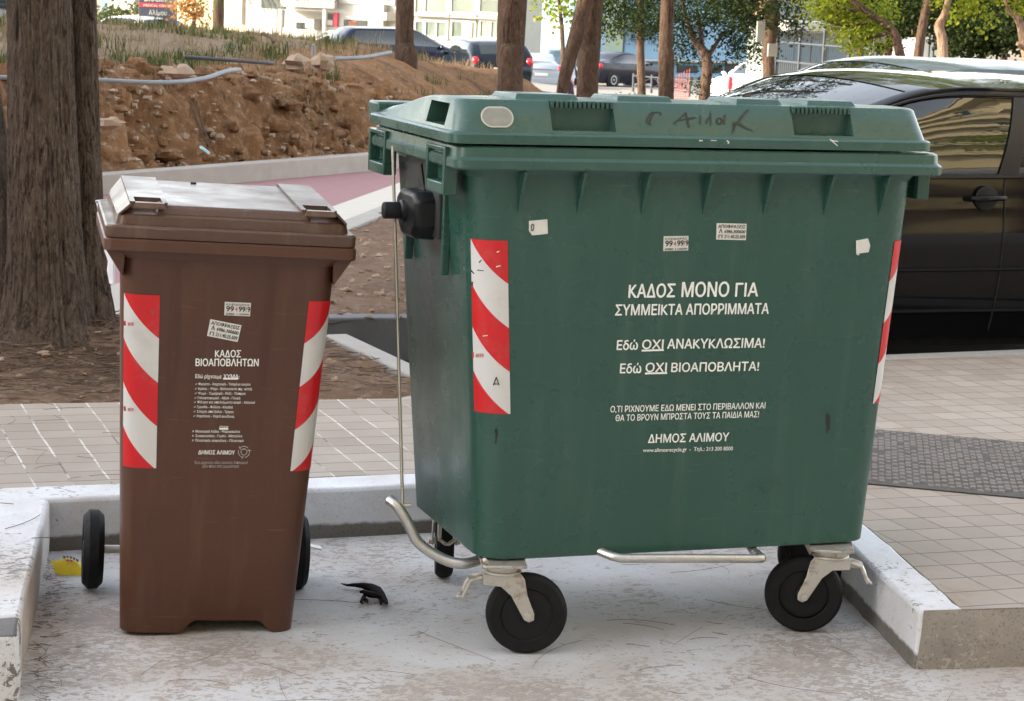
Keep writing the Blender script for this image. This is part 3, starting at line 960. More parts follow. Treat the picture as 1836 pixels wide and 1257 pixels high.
for y0, y1 in ((.082, .232), (.60, .755)):
    pocket(-.007, y0, y1, 1.108, 1.2195, 1)
    pocket(1.265, y0, y1, 1.108, 1.2195, -1)
# end rails joining the body to the pockets
for x0, x1 in ((.044, .064), (1.194, 1.214)):
    for y0, y1 in ((.238, .252), (.55, .565)):
        mb = MB(); mb.box(x0, x1, y0, y1, .90, 1.17); obj('end_rib', mb, 'green', gc, bevel=.003)

# lifting trunnions at both ends
def trunnion(x, s):
    mb = MB()
    prof = [(.078, .086), (.098, .115), (.105, .15)]
    oct_ = [(-.105, -.045), (-.068, -.085), (.05, -.085), (.105, -.03), (.105, .035), (.07, .06), (-.07, .06), (-.105, .035)]
    cy, cz = .375, 1.045
    r0 = [Vector((x + s * .002, cy + a * .90, cz + b * .82)) for a, b in oct_]
    r1 = [Vector((x - s * .045, cy + a * .86, cz + b * .78)) for a, b in oct_]
    r2 = [Vector((x - s * .056, cy + a * .78, cz + b * .69)) for a, b in oct_]
    mb.loft([r0, r1, r2] if s > 0 else [r0, r1, r2])
    o = obj('trunnion_block', mb, 'black_plastic', gc, ang=30, bevel=.006, seg=3)
    mb = MB()
    mb.lathe([(.030, 0), (.026, -s * .012), (.021, -s * .016), (.021, -s * .052), (.0195, -s * .056), (.008, -s * .057)], (x - s * .05, cy + .02, cz - .005), 'X', 20)
    obj('trunnion_pin', mb, 'black_plastic', o, ang=30)
for xa, xb in ((.037, .056), (1.203, 1.222)):
    mb = MB(); mb.box(xa, xb, .255, .545, .985, 1.173); bp_ = obj('dark_recess_panel', mb, 'end_grey', gc, bevel=.004)  # dark panel added to stand in for the shaded recess behind the comb
    xw = xa - .004 if xa < .5 else xb
    mb = MB(); mb.prism([(xw, .33, 1.03), (xw, .46, 1.03), (xw, .405, 1.155)], (.0035, 0, 0)); obj('wedge', mb, 'black_plastic', bp_)
trunnion(.045, 1)
trunnion(1.213, -1)

# lid -----------------------------------------------------------------------------------------
LX0, LX1, LY0, LY1 = -.013, 1.231, .006, .757
def lid_z(x, y):
    z = 1.331 + .002 * (x / 1.2)
    z -= .052 * sstep(.20, .70, y) + .03 * max(0, y - .70) / .1
    return z
def lring(x0, x1, y0, y1, z, r): return rrect(x0, x1, y0, y1, z, r, 6, 12)
rings = [lring(LX0 + .03, LX1 - .03, LY0 + .03, LY1 - .03, 1.236, .03), lring(LX0, LX1, LY0, LY1, 1.2335, .04), lring(LX0, LX1, LY0, LY1, 1.254, .04), lring(LX0 + .003, LX1 - .003, LY0 + .003, LY1 - .003, 1.2575, .04), lring(LX0 + .012, LX1 - .012, LY0 + .010, LY1 - .012, 1.260, .04)]
bot = rings[-1]
top = rrect(.016, 1.206, .052, .64, lid_z, .05, 6, 12)
for f in (.5, .93): rings.append(lerp_ring(bot, top, f))
rings.append([p + (Vector((.61, .35, p.z)) - p) * .010 + Vector((0, 0, .001)) for p in top])
rings[-2] = lerp_ring(bot, top, .95)
for f in (.06, .15, .4, .7, .95):
    rings.append([Vector((.61 + (p.x - .61) * (1 - f), .34 + (p.y - .34) * (1 - f), 0)) for p in top])
    rings[-1] = [Vector((p.x, p.y, lid_z(p.x, p.y) + .0035 * min(1, f * 3))) for p in rings[-1]]
mbl = MB(); mbl.loft(rings, True, True)
lid = obj('lid', mbl, 'green_lid', gc, ang=38)
def cut(target, boxes):
    mb = MB()
    for b in boxes:
        mb.loft(b, True, True)
    c = obj('cutter', mb, 'green_lid', None, ang=0)
    m = target.modifiers.new('cut', 'BOOLEAN')
    m.object = c
    m.operation = 'DIFFERENCE'
    m.solver = 'EXACT'
    bpy.context.view_layer.update()
    dg = bpy.context.evaluated_depsgraph_get()
    me = bpy.data.meshes.new_from_object(target.evaluated_get(dg))
    target.modifiers.clear()
    target.data = me
    bpy.data.objects.remove(c)
    smooth(me, 38)
def hexa(x0, x1, y0, y1, z0, z1, tx=0.0):
    return [[Vector((x0, y0, z0)), Vector((x1, y0, z0)), Vector((x1, y1, z0)), Vector((x0, y1, z0))],
            [Vector((x0 - tx, y0, z1)), Vector((x1 + tx, y0, z1)), Vector((x1 + tx, y1, z1)), Vector((x0 - tx, y1, z1))]]
PK = [(.232, .390), (.850, 1.010)]
cut(lid, [hexa(a, b, -.1, .060, 1.266, 1.40) for a, b in PK] + [hexa(-.1, .055, .115, .265, 1.267, 1.318), hexa(1.185, 1.35, .115, .265, 1.267, 1.318)])
for a, b in PK:
    mb = MB()
    k = 14
    for i in range(k):
        x = a + (b - a) * (i + .5) / k
        mb.box(x - .0033, x + .0033, .040, .064, 1.318, 1.3325)
    mb.box(a - .002, b + .002, .058, .068, 1.316, 1.333)
    obj('handle_grille', mb, 'green_lid', lid)
for x0, x1 in ((.175, .32), (.43, .56), (.74, .85), (.93, 1.05)):
    mb = MB()
    mb.loft([[Vector((x, y, lid_z(x, y) - .004)) for x, y in ((x0 - .01, .10), (x1 + .01, .10), (x1 + .01, .30), (x0 - .01, .30))],
             [Vector((x, y, lid_z(x, y) + .014)) for x, y in ((x0, .115), (x1, .115), (x1, .28), (x0, .28))]])
    obj('raised_pad', mb, 'green_lid', lid, bevel=.003)
# hinge ledge at the back
for x0, x1 in ((.0, .16), (.55, .68), (1.06, 1.22)):
    mb = MB(); mb.box(x0, x1, .70, .795, 1.245, 1.288); obj('hinge', mb, 'green_lid', lid, bevel=.006)
mb = MB(); mb.lathe([(.012, 0), (.012, 1.2)], (.02, .775, 1.25), 'X', 10); obj('hinge_bar', mb, 'steel', lid)

# slope of the lid front and the body front as measuring planes
SLOPE_N = Vector((0, -(1.331 - 1.260), -(.052 - .016))).normalized()
SLOPE_N = Vector((0, -.071, .036)).normalized()
def on_lid(px, py): return on_plane(px, py, (.6, .016, 1.260), SLOPE_N)
FN = (RB1[30] - RB0[30])
FRONT_UP = Vector((0, .036 - .074, 1.178 - .235)).normalized()
FRONT_N = Vector((0, -FRONT_UP.z, FRONT_UP.y)).normalized()
if FRONT_N.y > 0: FRONT_N = -FRONT_N
def on_front(px, py): return on_plane(px, py, (.6, .074, .235), FRONT_N)

# pale oval label on the lid
c = (on_lid(862, 210) + on_lid(920, 211)) / 2
hw = (on_lid(920, 211) - on_lid(862, 210)).length / 2
LU = Vector((0, .036, .071)).normalized()
hh = hw * .66
def stadium(k, lift):
    pts = []
    for i in range(28):
        a = 2 * math.pi * i / 28
        r = hh * k
        x = (hw - hh) * (1 if math.cos(a) > 0 else -1) + r * math.cos(a)
        pts.append(c + Vector((1, 0, 0)) * x + LU * (r * math.sin(a)) + SLOPE_N * lift)
    return pts
mb = MB(); mb.prism(stadium(1, .0005), SLOPE_N * .0022); em = obj('oval_label', mb, 'emblem_rim', lid)
mb = MB(); mb.prism(stadium(.84, .0029), SLOPE_N * .0008); obj('label_panel', mb, 'emblem', em)
mb = MB()
a, b = stadium(.92, .0031), stadium(.885, .0031)
mb.loft([a, b], False, False)
obj('label_ring', mb, 'emblem', em)

def strokes(name, lines, plane, nrm, width, mat, parent, lift=.0012):
    mb = MB()
    k = 0
    for ln in lines:
        P = [plane(x, y) + nrm * (lift + k * .00008) for x, y in ln]
        k += 1
        for i in range(len(P) - 1):
            d = (P[i + 1] - P[i]).normalized()
            s = nrm.cross(d) * (width * random.uniform(.6, 1.2))
            e = d * width * .4
            lf = nrm * (i * .00003)
            mb.add([P[i] - s - e + lf, P[i] + s - e + lf, P[i + 1] + s * .8 + e + lf, P[i + 1] - s * .8 + e + lf], [(0, 1, 2, 3)])
    return obj(name, mb, mat, parent, ang=0)
def z3(x, y): return (1040 + x / 2.623, 150 + y / 2.623)
G = [[(320, 190), (312, 178), (318, 160), (330, 143), (345, 137), (368, 135), (380, 140), (376, 150)], [(330, 196), (326, 180), (332, 160), (345, 146)],
     [(440, 190), (470, 165), (497, 137), (500, 160), (512, 205)], [(470, 172), (500, 168), (540, 160)], [(565, 150), (563, 190)], [(592, 185), (605, 160)],
     [(612, 140), (614, 195)], [(640, 180), (645, 165), (660, 163), (668, 178), (655, 192), (642, 185)], [(680, 150), (676, 190)],
     [(788, 124), (760, 158), (735, 190), (715, 232)], [(722, 222), (722, 185), (745, 190), (775, 208), (808, 222)]]
strokes('scribble', [[z3(*p) for p in l] for l in G], on_lid, SLOPE_N, .0026, 'marker', lid)
strokes('scuff', [[z3(*p) for p in l] for l in [[(1175, 262), (1190, 275), (1210, 292)], [(1182, 268), (1212, 272)], [(690, 268), (700, 276), (694, 282)], [(560, 268), (575, 268)], [(615, 267), (640, 268)]]], lambda x, y: on_plane(x, y, (.6, LY0, 1.245), Vector((0, -1, 0))), Vector((0, -1, 0)), .0016, 'sticker', lid)

# lettering on the front -----------------------------------------------------------------------------
def writing(name, lines, plane, nrm, up, mat, parent, off=.0012, bold=.045):
    mb = MB()
    for L in lines:
        body_, (xa, ya), (xb, yb), cap = L[:4]
        P0, P1 = plane(xa, ya), plane(xb, yb)
        mid = ((xa + xb) / 2, (ya + yb) / 2)
        ch = (plane(mid[0], mid[1] - cap) - plane(*mid)).length
        put_text(mb, body_, P0, P1, up, ch, nrm, (bold if len(L) < 5 else L[4]) * 1.5, 0, off)
        if len(L) > 5:
            for (ua, va), (ub, vb) in L[5]:
                underline(mb, plane(ua, va), plane(ub, vb), up, .0045, nrm, off + .0008)
    return obj(name, mb, mat, parent, ang=0)
def z4(x, y): return (1040 + x / 3.4925, 480 + y / 3.4925)
T = [('ΚΑΔΟΣ', z4(300, 187), z4(593, 183), 24), ('ΜΟΝΟ', z4(632, 182), z4(930, 179), 26), ('ΓΙΑ', z4(968, 180), z4(1113, 178), 24),
     ('ΣΥΜΜΕΙΚΤΑ ΑΠΟΡΡΙΜΜΑΤΑ', z4(217, 298), z4(1180, 287), 19),
     ('Εδώ', z4(227, 514), z4(360, 512), 17), ('ΟΧΙ', z4(386, 508), z4(520, 506), 16, .045, [(z4(383, 524), z4(522, 520))]), ('ΑΝΑΚΥΚΛΩΣΙΜΑ!', z4(543, 506), z4(1153, 499), 17),
     ('Εδώ', z4(247, 660), z4(381, 658), 17), ('ΟΧΙ', z4(407, 652), z4(540, 651), 16, .045, [(z4(404, 667), z4(543, 664))]), ('ΒΙΟΑΠΟΒΛΗΤΑ!', z4(568, 652), z4(1118, 643), 16),
     ('Ο,ΤΙ ΡΙΧΝΟΥΜΕ ΕΔΩ ΜΕΝΕΙ ΣΤΟ ΠΕΡΙΒΑΛΛΟΝ ΚΑΙ', z4(188, 905), z4(1158, 880), 11, .03), ('ΘΑ ΤΟ ΒΡΟΥΝ ΜΠΡΟΣΤΑ ΤΟΥΣ ΤΑ ΠΑΙΔΙΑ ΜΑΣ!', z4(220, 960), z4(1118, 935), 11, .03),
     ('ΔΗΜΟΣ ΑΛΙΜΟΥ', z4(423, 1096), z4(930, 1084), 15)]
writing('lettering', T, on_front, FRONT_N, FRONT_UP, 'white_print', body)
writing('small_lettering', [('www.alimosrecycle.gr  -  Τηλ.: 213 200 8000', z4(392, 1154), z4(955, 1142), 7, .02)], on_front, FRONT_N, FRONT_UP, 'white_print', body)

# stickers on the front
def patch(name, quad, plane, nrm, mat, parent, th=.0006, lift=.0008):
    mb = MB()
    mb.prism([plane(x, y) + nrm * lift for x, y in quad], nrm * th)
    return obj(name, mb, mat, parent)
def z6(x, y): return (820 + x / 3.4, 400 + y / 3.4)
def note_sticker(q, rows, plane, nrm, up, parent):
    """small printed advert: rows of (text, left, right, baseline, cap, bold) in fractions of the sticker"""
    o = patch('sticker', q, plane, nrm, 'sticker', parent)
    mb = MB(); mr = MB()
    P = [plane(*p) for p in q]      # tl, tr, br, bl
    def loc(u, v):
        return P[0].lerp(P[1], u).lerp(P[3].lerp(P[2], u), v)
    hgt = (P[0] - P[3]).length
    tup = (P[0] - P[3]).normalized()
    for body_, l, r, b, cap, bold, red in rows:
        put_text(mr if red else mb, body_, loc(l, b), loc(r, b), tup, cap * hgt, nrm, bold, 0, .0019)
    obj('sticker_print', mb, 'ink', o, ang=0)
    if mr.f: obj('sticker_digit', mr, 'red_ink', o, ang=0)
    return o
def keys_rows():
    return [('ΚΛΕΙΔΑΡΑΣ', .06, .95, .24, .14, .03, 0), ('99', .06, .36, .68, .40, .08, 0), ('4', .40, .50, .68, .36, .02, 1), ('99', .54, .80, .68, .40, .08, 0), ('7', .80, .87, .68, .36, .02, 1), ('9', .88, .99, .68, .40, .08, 0), ('6980 110099', .06, .95, .95, .15, .03, 0)]
def drain_rows():
    return [('ΑΠΟΦΡΑΞΕΙΣ', .05, .96, .28, .20, .06, 0), ('6986.300600', .26, .96, .58, .20, .05, 0), ('211.40.25.509', .26, .96, .90, .22, .05, 0), ('Λ', .08, .20, .60, .26, .08, 0), ('Π', .07, .20, .92, .22, .08, 0)]
note_sticker([z6(1257, 80), z6(1408, 78), z6(1406, 166), z6(1254, 170)], keys_rows(), on_front, FRONT_N, FRONT_UP, body)
note_sticker([z6(1580, 0), z6(1762, 4), z6(1758, 104), z6(1576, 100)], drain_rows(), on_front, FRONT_N, FRONT_UP, body)
o = patch('torn_sticker', [(948, 396), (981, 393), (982, 419), (954, 422), (948, 414)], on_front, FRONT_N, 'sticker', body)
mb = MB(); put_text(mb, '0', on_front(951, 414), on_front(957, 414), FRONT_UP, .018, FRONT_N, .03, 0, .002); obj('sticker_digit', mb, 'ink', o, ang=0)
mb = MB()
q = [on_front(x, y) for x, y in [(1534, 431), (1555, 427), (1559, 440), (1556, 452), (1540, 454), (1538, 458), (1534, 456)]]
mb.prism([p + FRONT_N * .001 for p in q], FRONT_N * .004)
obj('torn_sticker', mb, 'sticker', body, bevel=.001)
# dirt scuffs
strokes('scuff', [[(1483, 742), (1482, 755), (1484, 768), (1482, 775)], [(1486, 745), (1486, 770)], [(889, 770), (891, 780), (888, 795)]], on_front, FRONT_N, .0035, 'marker', body, .0006)

# reflective tapes wrapping the corners
def ring_arc(ring):
    acc, L = [0.0], 0
    for i in range(len(ring)):
        L += (ring[(i + 1) % len(ring)] - ring[i]).length
        acc.append(L)
    return acc
def surf(ra, rb, f, idx):
    i = int(math.floor(idx)) % len(ra); j = (i + 1) % len(ra); k = idx - math.floor(idx)
    return ra[i].lerp(ra[j], k).lerp(rb[i].lerp(rb[j], k), f)
def tape(name, ra, rb, f0, f1, i0, w, mat, parent, off=.0016, nu=14, nv=24):
    """w metres of tape from ring index i0 (may be fractional); f0..f1 lower and upper height fraction"""
    mid = lerp_ring(ra, rb, (f0 + f1) / 2)
    idxs, cur, gone = [i0], i0, 0.0
    step = w / nu
    for _ in range(nu):
        need = step
        while need > 1e-9:
            i = int(math.floor(cur + 1e-9)); k = cur - i
            seg = (mid[(i + 1) % len(mid)] - mid[i % len(mid)]).length
            rest = seg * (1 - k)
            if rest > need:
                cur += need / seg; need = 0
            else:
                cur = i + 1; need -= rest
        idxs.append(cur)
    vs, uvs = [], []
    for b in range(nv + 1):
        for a in range(nu + 1):
            f = f0 + (f1 - f0) * b / nv
            p = surf(ra, rb, f, idxs[a])
            du = surf(ra, rb, f, idxs[a] + .05) - surf(ra, rb, f, idxs[a] - .05)
            dv = surf(ra, rb, f + .02, idxs[a]) - surf(ra, rb, f - .02, idxs[a])
            nrm = du.cross(dv).normalized()
            vs.append(p + nrm * off)
            uvs.append((a / nu, b / nv))
    fs = [(b * (nu + 1) + a, b * (nu + 1) + a + 1, (b + 1) * (nu + 1) + a + 1, (b + 1) * (nu + 1) + a) for b in range(nv) for a in range(nu)]
    me = bpy.data.meshes.new(name)
    me.from_pydata([tuple(v) for v in vs], [], fs)
    uv = me.uv_layers.new(name='UVMap')
    for lp in me.loops: uv.data[lp.index].uv = uvs[lp.vertex_index]
    me.materials.append(MAT[mat])
    for p in me.polygons: p.use_smooth = True
    o = bpy.data.objects.new(name, me)
    COL.objects.link(o)
    o.parent = parent
    return o
zf = lambda z: (z - .235) / .943
tl = tape('reflective_tape', RB0, RB1, zf(.594), zf(1.008), 2.1, .092, 'tape_a', body)
# ring layout: corner FL = indices 0..8, front = 9..19, corner FR = 20..28
tr = tape('reflective_tape', RB0, RB1, zf(.594), zf(1.008), 22.0, .092, 'tape_b', body)
def on_tape(px, py): return on_front(px, py) + FRONT_N * .003
mb = MB(); put_text(mb, 'BEER', on_tape(852, 640), on_tape(867, 640), FRONT_UP, .009, FRONT_N, .08, 0, .0005)
mb.add([on_tape(845, 632), on_tape(849, 631), on_tape(849, 641), on_tape(846, 641)], [(0, 1, 2, 3)])
obj('tape_print', mb, 'red_ink', tl, ang=0)
strokes('tape_chip', [[(884, 690), (889, 676), (894, 690)], [(886, 688), (893, 688)], [(855, 484), (866, 485)], [(858, 470), (862, 466)], [(843, 484), (849, 490)], [(846, 505), (846, 512)]], on_tape, FRONT_N, .0017, 'ink', tl, .0006)
strokes('tape_chip', [[(890, 452), (894, 450)], [(889, 478), (896, 476)], [(865, 602), (873, 601)]], on_tape, FRONT_N, .0015, 'sticker', tl, .0006)
# small sticker scrap on the end wall
END_N = Vector((-1, 0, -.07)).normalized()
def on_end(px, py): return on_plane(px, py, (.073, .4, .9), END_N)
o = patch('torn_sticker', [(735, 446), (748, 443), (748, 468), (737, 471)], on_end, END_N, 'sticker', body)
strokes('sticker_print', [[(737, 452), (746, 450)], [(738, 458), (745, 457)], [(739, 465), (742, 461)], [(744, 463), (746, 466)]], on_end, END_N, .0035, 'ink', o, .0018)

# rod, foot lever and pedal ----------------------------------------------------------------------------
mb = MB()
rt, rb_ = on_plane(704, 262, (-.022, 0, 0), Vector((1, 0, 0))), on_plane(722, 905, (-.022, 0, 0), Vector((1, 0, 0)))
mb.tube([rt, rb_], .0042, 8)
obj('lifting_rod', mb, 'steel', gc)
mb = MB()
rbx = rb_ + Vector((0, 0, -.0))
path = [rbx + Vector((-.03, .02, .010)), rbx + Vector((-.012, .0, -.005)), rbx + Vector((.015, -.01, -.05)), rbx + Vector((.04, -.015, -.095)), Vector((.075, rbx.y - .03, .195)), Vector((.12, rbx.y - .05, .185)), Vector((.17, rbx.y - .05, .195)), Vector((.21, rbx.y - .045, .225)), Vector((.22, rbx.y - .04, .25))]
sm = []
for i in range(len(path) - 1):
    for k in range(4):
        p0, p1, p2, p3 = path[max(i - 1, 0)], path[i], path[i + 1], path[min(i + 2, len(path) - 1)]
        t_ = k / 4
        sm.append(.5 * ((2 * p1) + (p2 - p0) * t_ + (2 * p0 - 5 * p1 + 4 * p2 - p3) * t_ ** 2 + (3 * p1 - p0 - 3 * p2 + p3) * t_ ** 3))
sm.append(path[-1])
mb.tube(sm, .0135, 12)
mb.tube([rb_ + Vector((-.02, 0, -.002)), rb_ + Vector((.02, 0, -.002))], .006, 8)
obj('foot_lever', mb, 'steel', gc)
pl, pm, pr = (on_plane(x, y, (0, .03, 0), Vector((0, 1, 0))) for x, y in ((1082, 1010), (1112, 1001), (1366, 1001)))
mb = MB()
mb.tube([Vector((pl.x - .10, .20, .262)), Vector((pl.x - .05, .13, .256)), pl.lerp(pm, .2) + Vector((0, .05, .014)), pl.lerp(pm, .65) + Vector((0, .012, .006)), pm, pm.lerp(pr, .5), pr - Vector((.02, 0, 0)), pr, pr + Vector((.006, .01, -.003)), pr + Vector((.004, .06, .004)), Vector((pr.x - .01, .12, .25))], .0112, 12)
obj('foot_pedal', mb, 'steel', gc)

# castors -----------------------------------------------------------------------------------------------
def castor(x, y, yaw, r=.099, brake=True):
    """pivot at (x, y); the wheel trails along local +x"""
    root = thing('castor', None, None, (x, y, 0), (0, 0, yaw))
    del_keys = [k for k in ('label', 'category') if k in root]
    root.parent = gc
    tx = .062
    mb = MB()
    mb.loft([rrect(-.055, .055, -.055, .055, .222, .012, 3, 2), rrect(-.055, .055, -.055, .055, .229, .012, 3, 2)])
    mb.lathe([(.040, .205), (.043, .210), (.043, .222)], (0, 0, 0), 'Z', 20)
    mb.lathe([(.034, .197), (.046, .2), (.046, .206), (.03, .207)], (0, 0, 0), 'Z', 20)
    mb.tube([(-.04, -.04, .229), (-.05, -.055, .245)], .006, 6)
    obj('mount', mb, 'zinc', root, bevel=.0015)
    mb = MB()
    for s in (-1, 1):
        prof = [(-.048, .200), (.042, .204), (.052, .190), (.060, .15), (.078, .105), (.078, .090), (.066, .084), (.054, .090), (.020, .150), (-.005, .172), (-.048, .176)]
        mb.prism([(a, s * .031, b) for a, b in prof], (0, s * .004, 0))
    mb.box(-.048, .042, -.035, .035, .197, .201)
    mb.lathe([(.0, -.043), (.0105, -.043), (.0105, .043), (.0, .043)], (tx, 0, r), 'Y', 6)
    obj('fork', mb, 'zinc', root, ang=30, bevel=.0012)
    mb = MB()
    w = .0235
    mb.lathe([(r * .62, -w * .75), (r * .66, -w), (r * .9, -w), (r * .975, -w * .72), (r, -w * .3), (r, w * .3), (r * .975, w * .72), (r * .9, w), (r * .66, w), (r * .62, w * .75)], (tx, 0, r), 'Y', 48, True)
    obj('tyre', mb, 'rubber', root, ang=40)
    mb = MB()
    mb.lathe([(r * .63, -w * .35), (r * .63, w * .35)], (tx, 0, r), 'Y', 40)
    mb.lathe([(.018, -w * .95), (.022, -w * .8), (.022, w * .8), (.018, w * .95)], (tx, 0, r), 'Y', 20)
    mb.lathe([(r * .635, -w * .80), (r * .5, -w * .55), (.03, -w * .55), (.022, -w * .8)], (tx, 0, r), 'Y', 40)
    for k in range(4):
        a = 2 * math.pi * k / 4 + .5
        d, e = Vector((math.cos(a), 0, math.sin(a))), Vector((-math.sin(a), 0, math.cos(a)))
        c_ = Vector((tx, -w * .72, r))
        mb.prism([c_ + d * .024 + e * .006, c_ + d * r * .60 + e * .012, c_ + d * r * .60 - e * .012, c_ + d * .024 - e * .006], (0, w * .6, 0))
    obj('wheel_hub', mb, 'black_plastic', root, ang=30, bevel=.0015)
    if brake:
        mb = MB()
        mb.box(-.082, -.046, -.016, .016, .178, .186)
        mb.tube([(-.05, -.018, .19), (-.078, -.020, .182), (-.088, -.021, .160), (-.094, -.020, .143), (-.105, -.004, .134), (-.105, .004, .134), (-.094, .020, .143), (-.088, .021, .160), (-.078, .020, .182), (-.05, .018, .19)], .0052, 8)
        obj('brake_loop', mb, 'zinc', root)
    return root
ca = castor(.178, .088, R(-14))
castor(1.052, .072, R(180 - 24))
castor(.225, .70, R(75))
castor(1.145, .47, R(-20))

# ==================================================================================================
#                                   BROWN WHEELED BIN
# ==================================================================================================
BM = Matrix.Translation((-.4959, .2343, 0)) @ Matrix.Rotation(-.1065, 4, 'Z') @ Matrix.Rotation(.0315, 4, 'Y')
bb = thing('wheeled_bin', 'narrow brown two-wheeled food waste bin standing left of the big green container', 'bin')
bb.matrix_world = BM
BI = BM.inverted()
BR3 = BM.to_3x3()
def brect(w0, y0, y1, z, r, groove=.0, xo=0.0, tp=.0):
    ring = rrect(xo - w0, xo + w0, y0, y1, z, r, 6, 30)
    for p in ring: p.x = xo + (p.x - xo) * (1 - tp * (p.y - y0) / (y1 - y0))
    if groove:
        for p in ring:
            if p.y < y0 + .001:
                ax = abs(p.x)
                k = sstep(.105, .112, ax) - sstep(.150, .160, ax)
                p.y += groove * k
    return ring
BB0 = brect(.219, .130, .50, .004, .055, 0, -.001, .30)
BB1 = brect(.254, .028, .565, .955, .055, 0, 0, .06)
def bbring(f):
    r = lerp_ring(BB0, BB1, f)
    g = .0075 * sstep(.52, .72, f)
    return [Vector((p.x, p.y + (g * (sstep(.095, .103, abs(p.x)) - sstep(.118, .126, abs(p.x))) if p.y < (BB0[20].y + (BB1[20].y - BB0[20].y) * f) + .002 else 0), p.z)) for p in r]
rings = []
for f in (0, .004, .015, .03, .05, .08, .2, .3, .4, .5, .6, .66, .72, .78, .85, .92, 1):
    r = bbring(f)
    if f < .055:
        q = f / .05
        def lift(p):
            ax = abs(p.x - .045)
            if p.y > .2: return p
            a = 1 - sstep(.075, .118, ax)
            return Vector((p.x, p.y + .004 * a, p.z + .030 * a * (1 - q)))
        r = [lift(p) for p in r]
    rings.append(r)
inner = [Vector((p.x * .96, .30 + (p.y - .30) * .95, p.z + .002)) for p in rings[0]]
mb = MB(); mb.loft([[Vector((p.x, p.y, .05)) for p in inner], inner] + rings, True, False)
bbody = obj('body', mb, 'brown', bb, ang=38)
# foot lip at the front
mb = MB()
lip = []
for s, xs in ((0, (-.207, -.196, -.15, -.11, -.092, -.072, -.055)), ):
    pass
BW, BH = .290, 1.0085
mb = MB()
def brr(dx, y0, y1, z, r=.022): return rrect(-BW + dx, BW - dx, y0, y1, z, r, 5, 6)
mb.loft([brr(.036, .024, .57, .93, .05), brr(.03, .018, .575, .949), brr(.0, .0, .595, .949), brr(-.002, -.002, .597, .952), brr(-.002, -.002, .597, .975), brr(.002, .002, .595, .9785), brr(.04, .04, .56, .9785)], False, False)
obj('rim', mb, 'brown', bb, ang=30)
# corner gussets under the rim
for s in (-1, 1):
    for y in (.03, .50):
        mb = MB(); mb.prism([(s * .288, y, .950), (s * .245, y, .885), (s * .240, y, .950)], (0, .05, 0)); obj('gusset', mb, 'brown', bb, bevel=.003)

# lid: flange, plinth and two handle ears
mb = MB()
mb.loft([brr(.02, .02, .57, .9805), brr(.001, .001, .594, .9805, .024), brr(.0, .0, .595, .983, .024), brr(.0, .0, .595, 1.004, .024), brr(.004, .004, .591, 1.0085, .024),
         rrect(-.268, .274, .018, .575, 1.010, .03, 5, 6), rrect(-.264, .270, .020, .573, 1.030, .03, 5, 6), rrect(-.260, .266, .024, .57, 1.034, .03, 5, 6)], True, True)
blid = obj('lid', mb, 'brown_lid', bb, ang=30)
def wedge(x0, x1, y0, y1, zb, zf, zr, fl=.0, tap=.0):
    return [[Vector((x0, y0, zb)), Vector((x1, y0, zb)), Vector((x1, y1, zb)), Vector((x0, y1, zb))],
            [Vector((x0 + tap, y0 + fl, zf)), Vector((x1 - tap, y0 + fl, zf)), Vector((x1 - tap, y1 - .02, zr)), Vector((x0 + tap, y1 - .02, zr))]]
mb = MB(); mb.loft(wedge(-.178, .185, .028, .568, 1.030, 1.055, 1.068, .014, .006)); obj('lid_panel', mb, 'brown_lid', blid, bevel=.008, seg=3)
def topz(y, k=0): return 1.0535 + k + .0255 * (y - .03)
for xa, xb in ((-.250, -.150), (.160, .256)):                       # shoulders under the grips, set back so the grip overhangs a hollow
    mb = MB(); mb.loft(wedge(xa, xb, .120, .566, 1.030, topz(.1) - .006, topz(.55) - .004, .01, .012)); obj('lid_shoulder', mb, 'brown_lid', blid, bevel=.006)
def ear(x0, x1):
    mb = MB()
    def piece(xa, xb, ya, yb, za=None):
        T, B = .0075, -.006
        mb.loft([[Vector((xa, ya, topz(ya) + B)), Vector((xb, ya, topz(ya) + B)), Vector((xb, yb, topz(yb) + B)), Vector((xa, yb, topz(yb) + B))],
                 [Vector((xa, ya, topz(ya) + T)), Vector((xb, ya, topz(ya) + T)), Vector((xb, yb, topz(yb) + T)), Vector((xa, yb, topz(yb) + T))]])
    w = x1 - x0
    q = w * .14
    piece(x0 + .012, x1 - .008, .018, .038); piece(x0, x0 + q, .038, .125); piece(x1 - q, x1, .038, .125); piece(x0, x1, .125, .552)
    # front lip turned down, sides of the hollow
    mb.loft([[Vector((x0 + .012, .018, topz(.02) + .0074)), Vector((x1 - .008, .018, topz(.02) + .0074)), Vector((x1 - .004, .013, topz(.02) - .004)), Vector((x0 + .006, .013, topz(.02) - .004))],
             [Vector((x0 + .012, .024, topz(.02) + .0072)), Vector((x1 - .008, .024, topz(.02) + .0072)), Vector((x1 - .004, .021, topz(.02) - .004)), Vector((x0 + .006, .021, topz(.02) - .004))]])
    obj('grip', mb, 'brown_lid', blid, ang=30)
ear(-.236, -.150)
ear(.160, .244)
for xo, xi in ((-.262, -.236), (.268, .244)):                       # sloping cheeks outside the grips
    mb = MB()
    mb.prism([(xo, .020, 1.0335), (xi, .020, topz(.02) + .004), (xi, .552, topz(.55) + .004), (xo, .566, 1.0335)], (.0 + (.004 if xo < 0 else -.004), 0, -.004))
    obj('lid_cheek', mb, 'brown_lid', blid, bevel=.001)
mb = MB()
mb.tube([(-.15, .66, 1.0), (.15, .66, 1.0)], .016, 12)
for x in (-.2, -.14, .14, .2):
    mb.box(x - .012, x + .012, .59, .67, .975, 1.03)
mb.tube([(-.24, .66, 1.0), (-.1, .66, 1.0)], .010, 10); mb.tube([(.1, .66, 1.0), (.24, .66, 1.0)], .010, 10)
obj('push_handle', mb, 'brown', bb, bevel=.003)
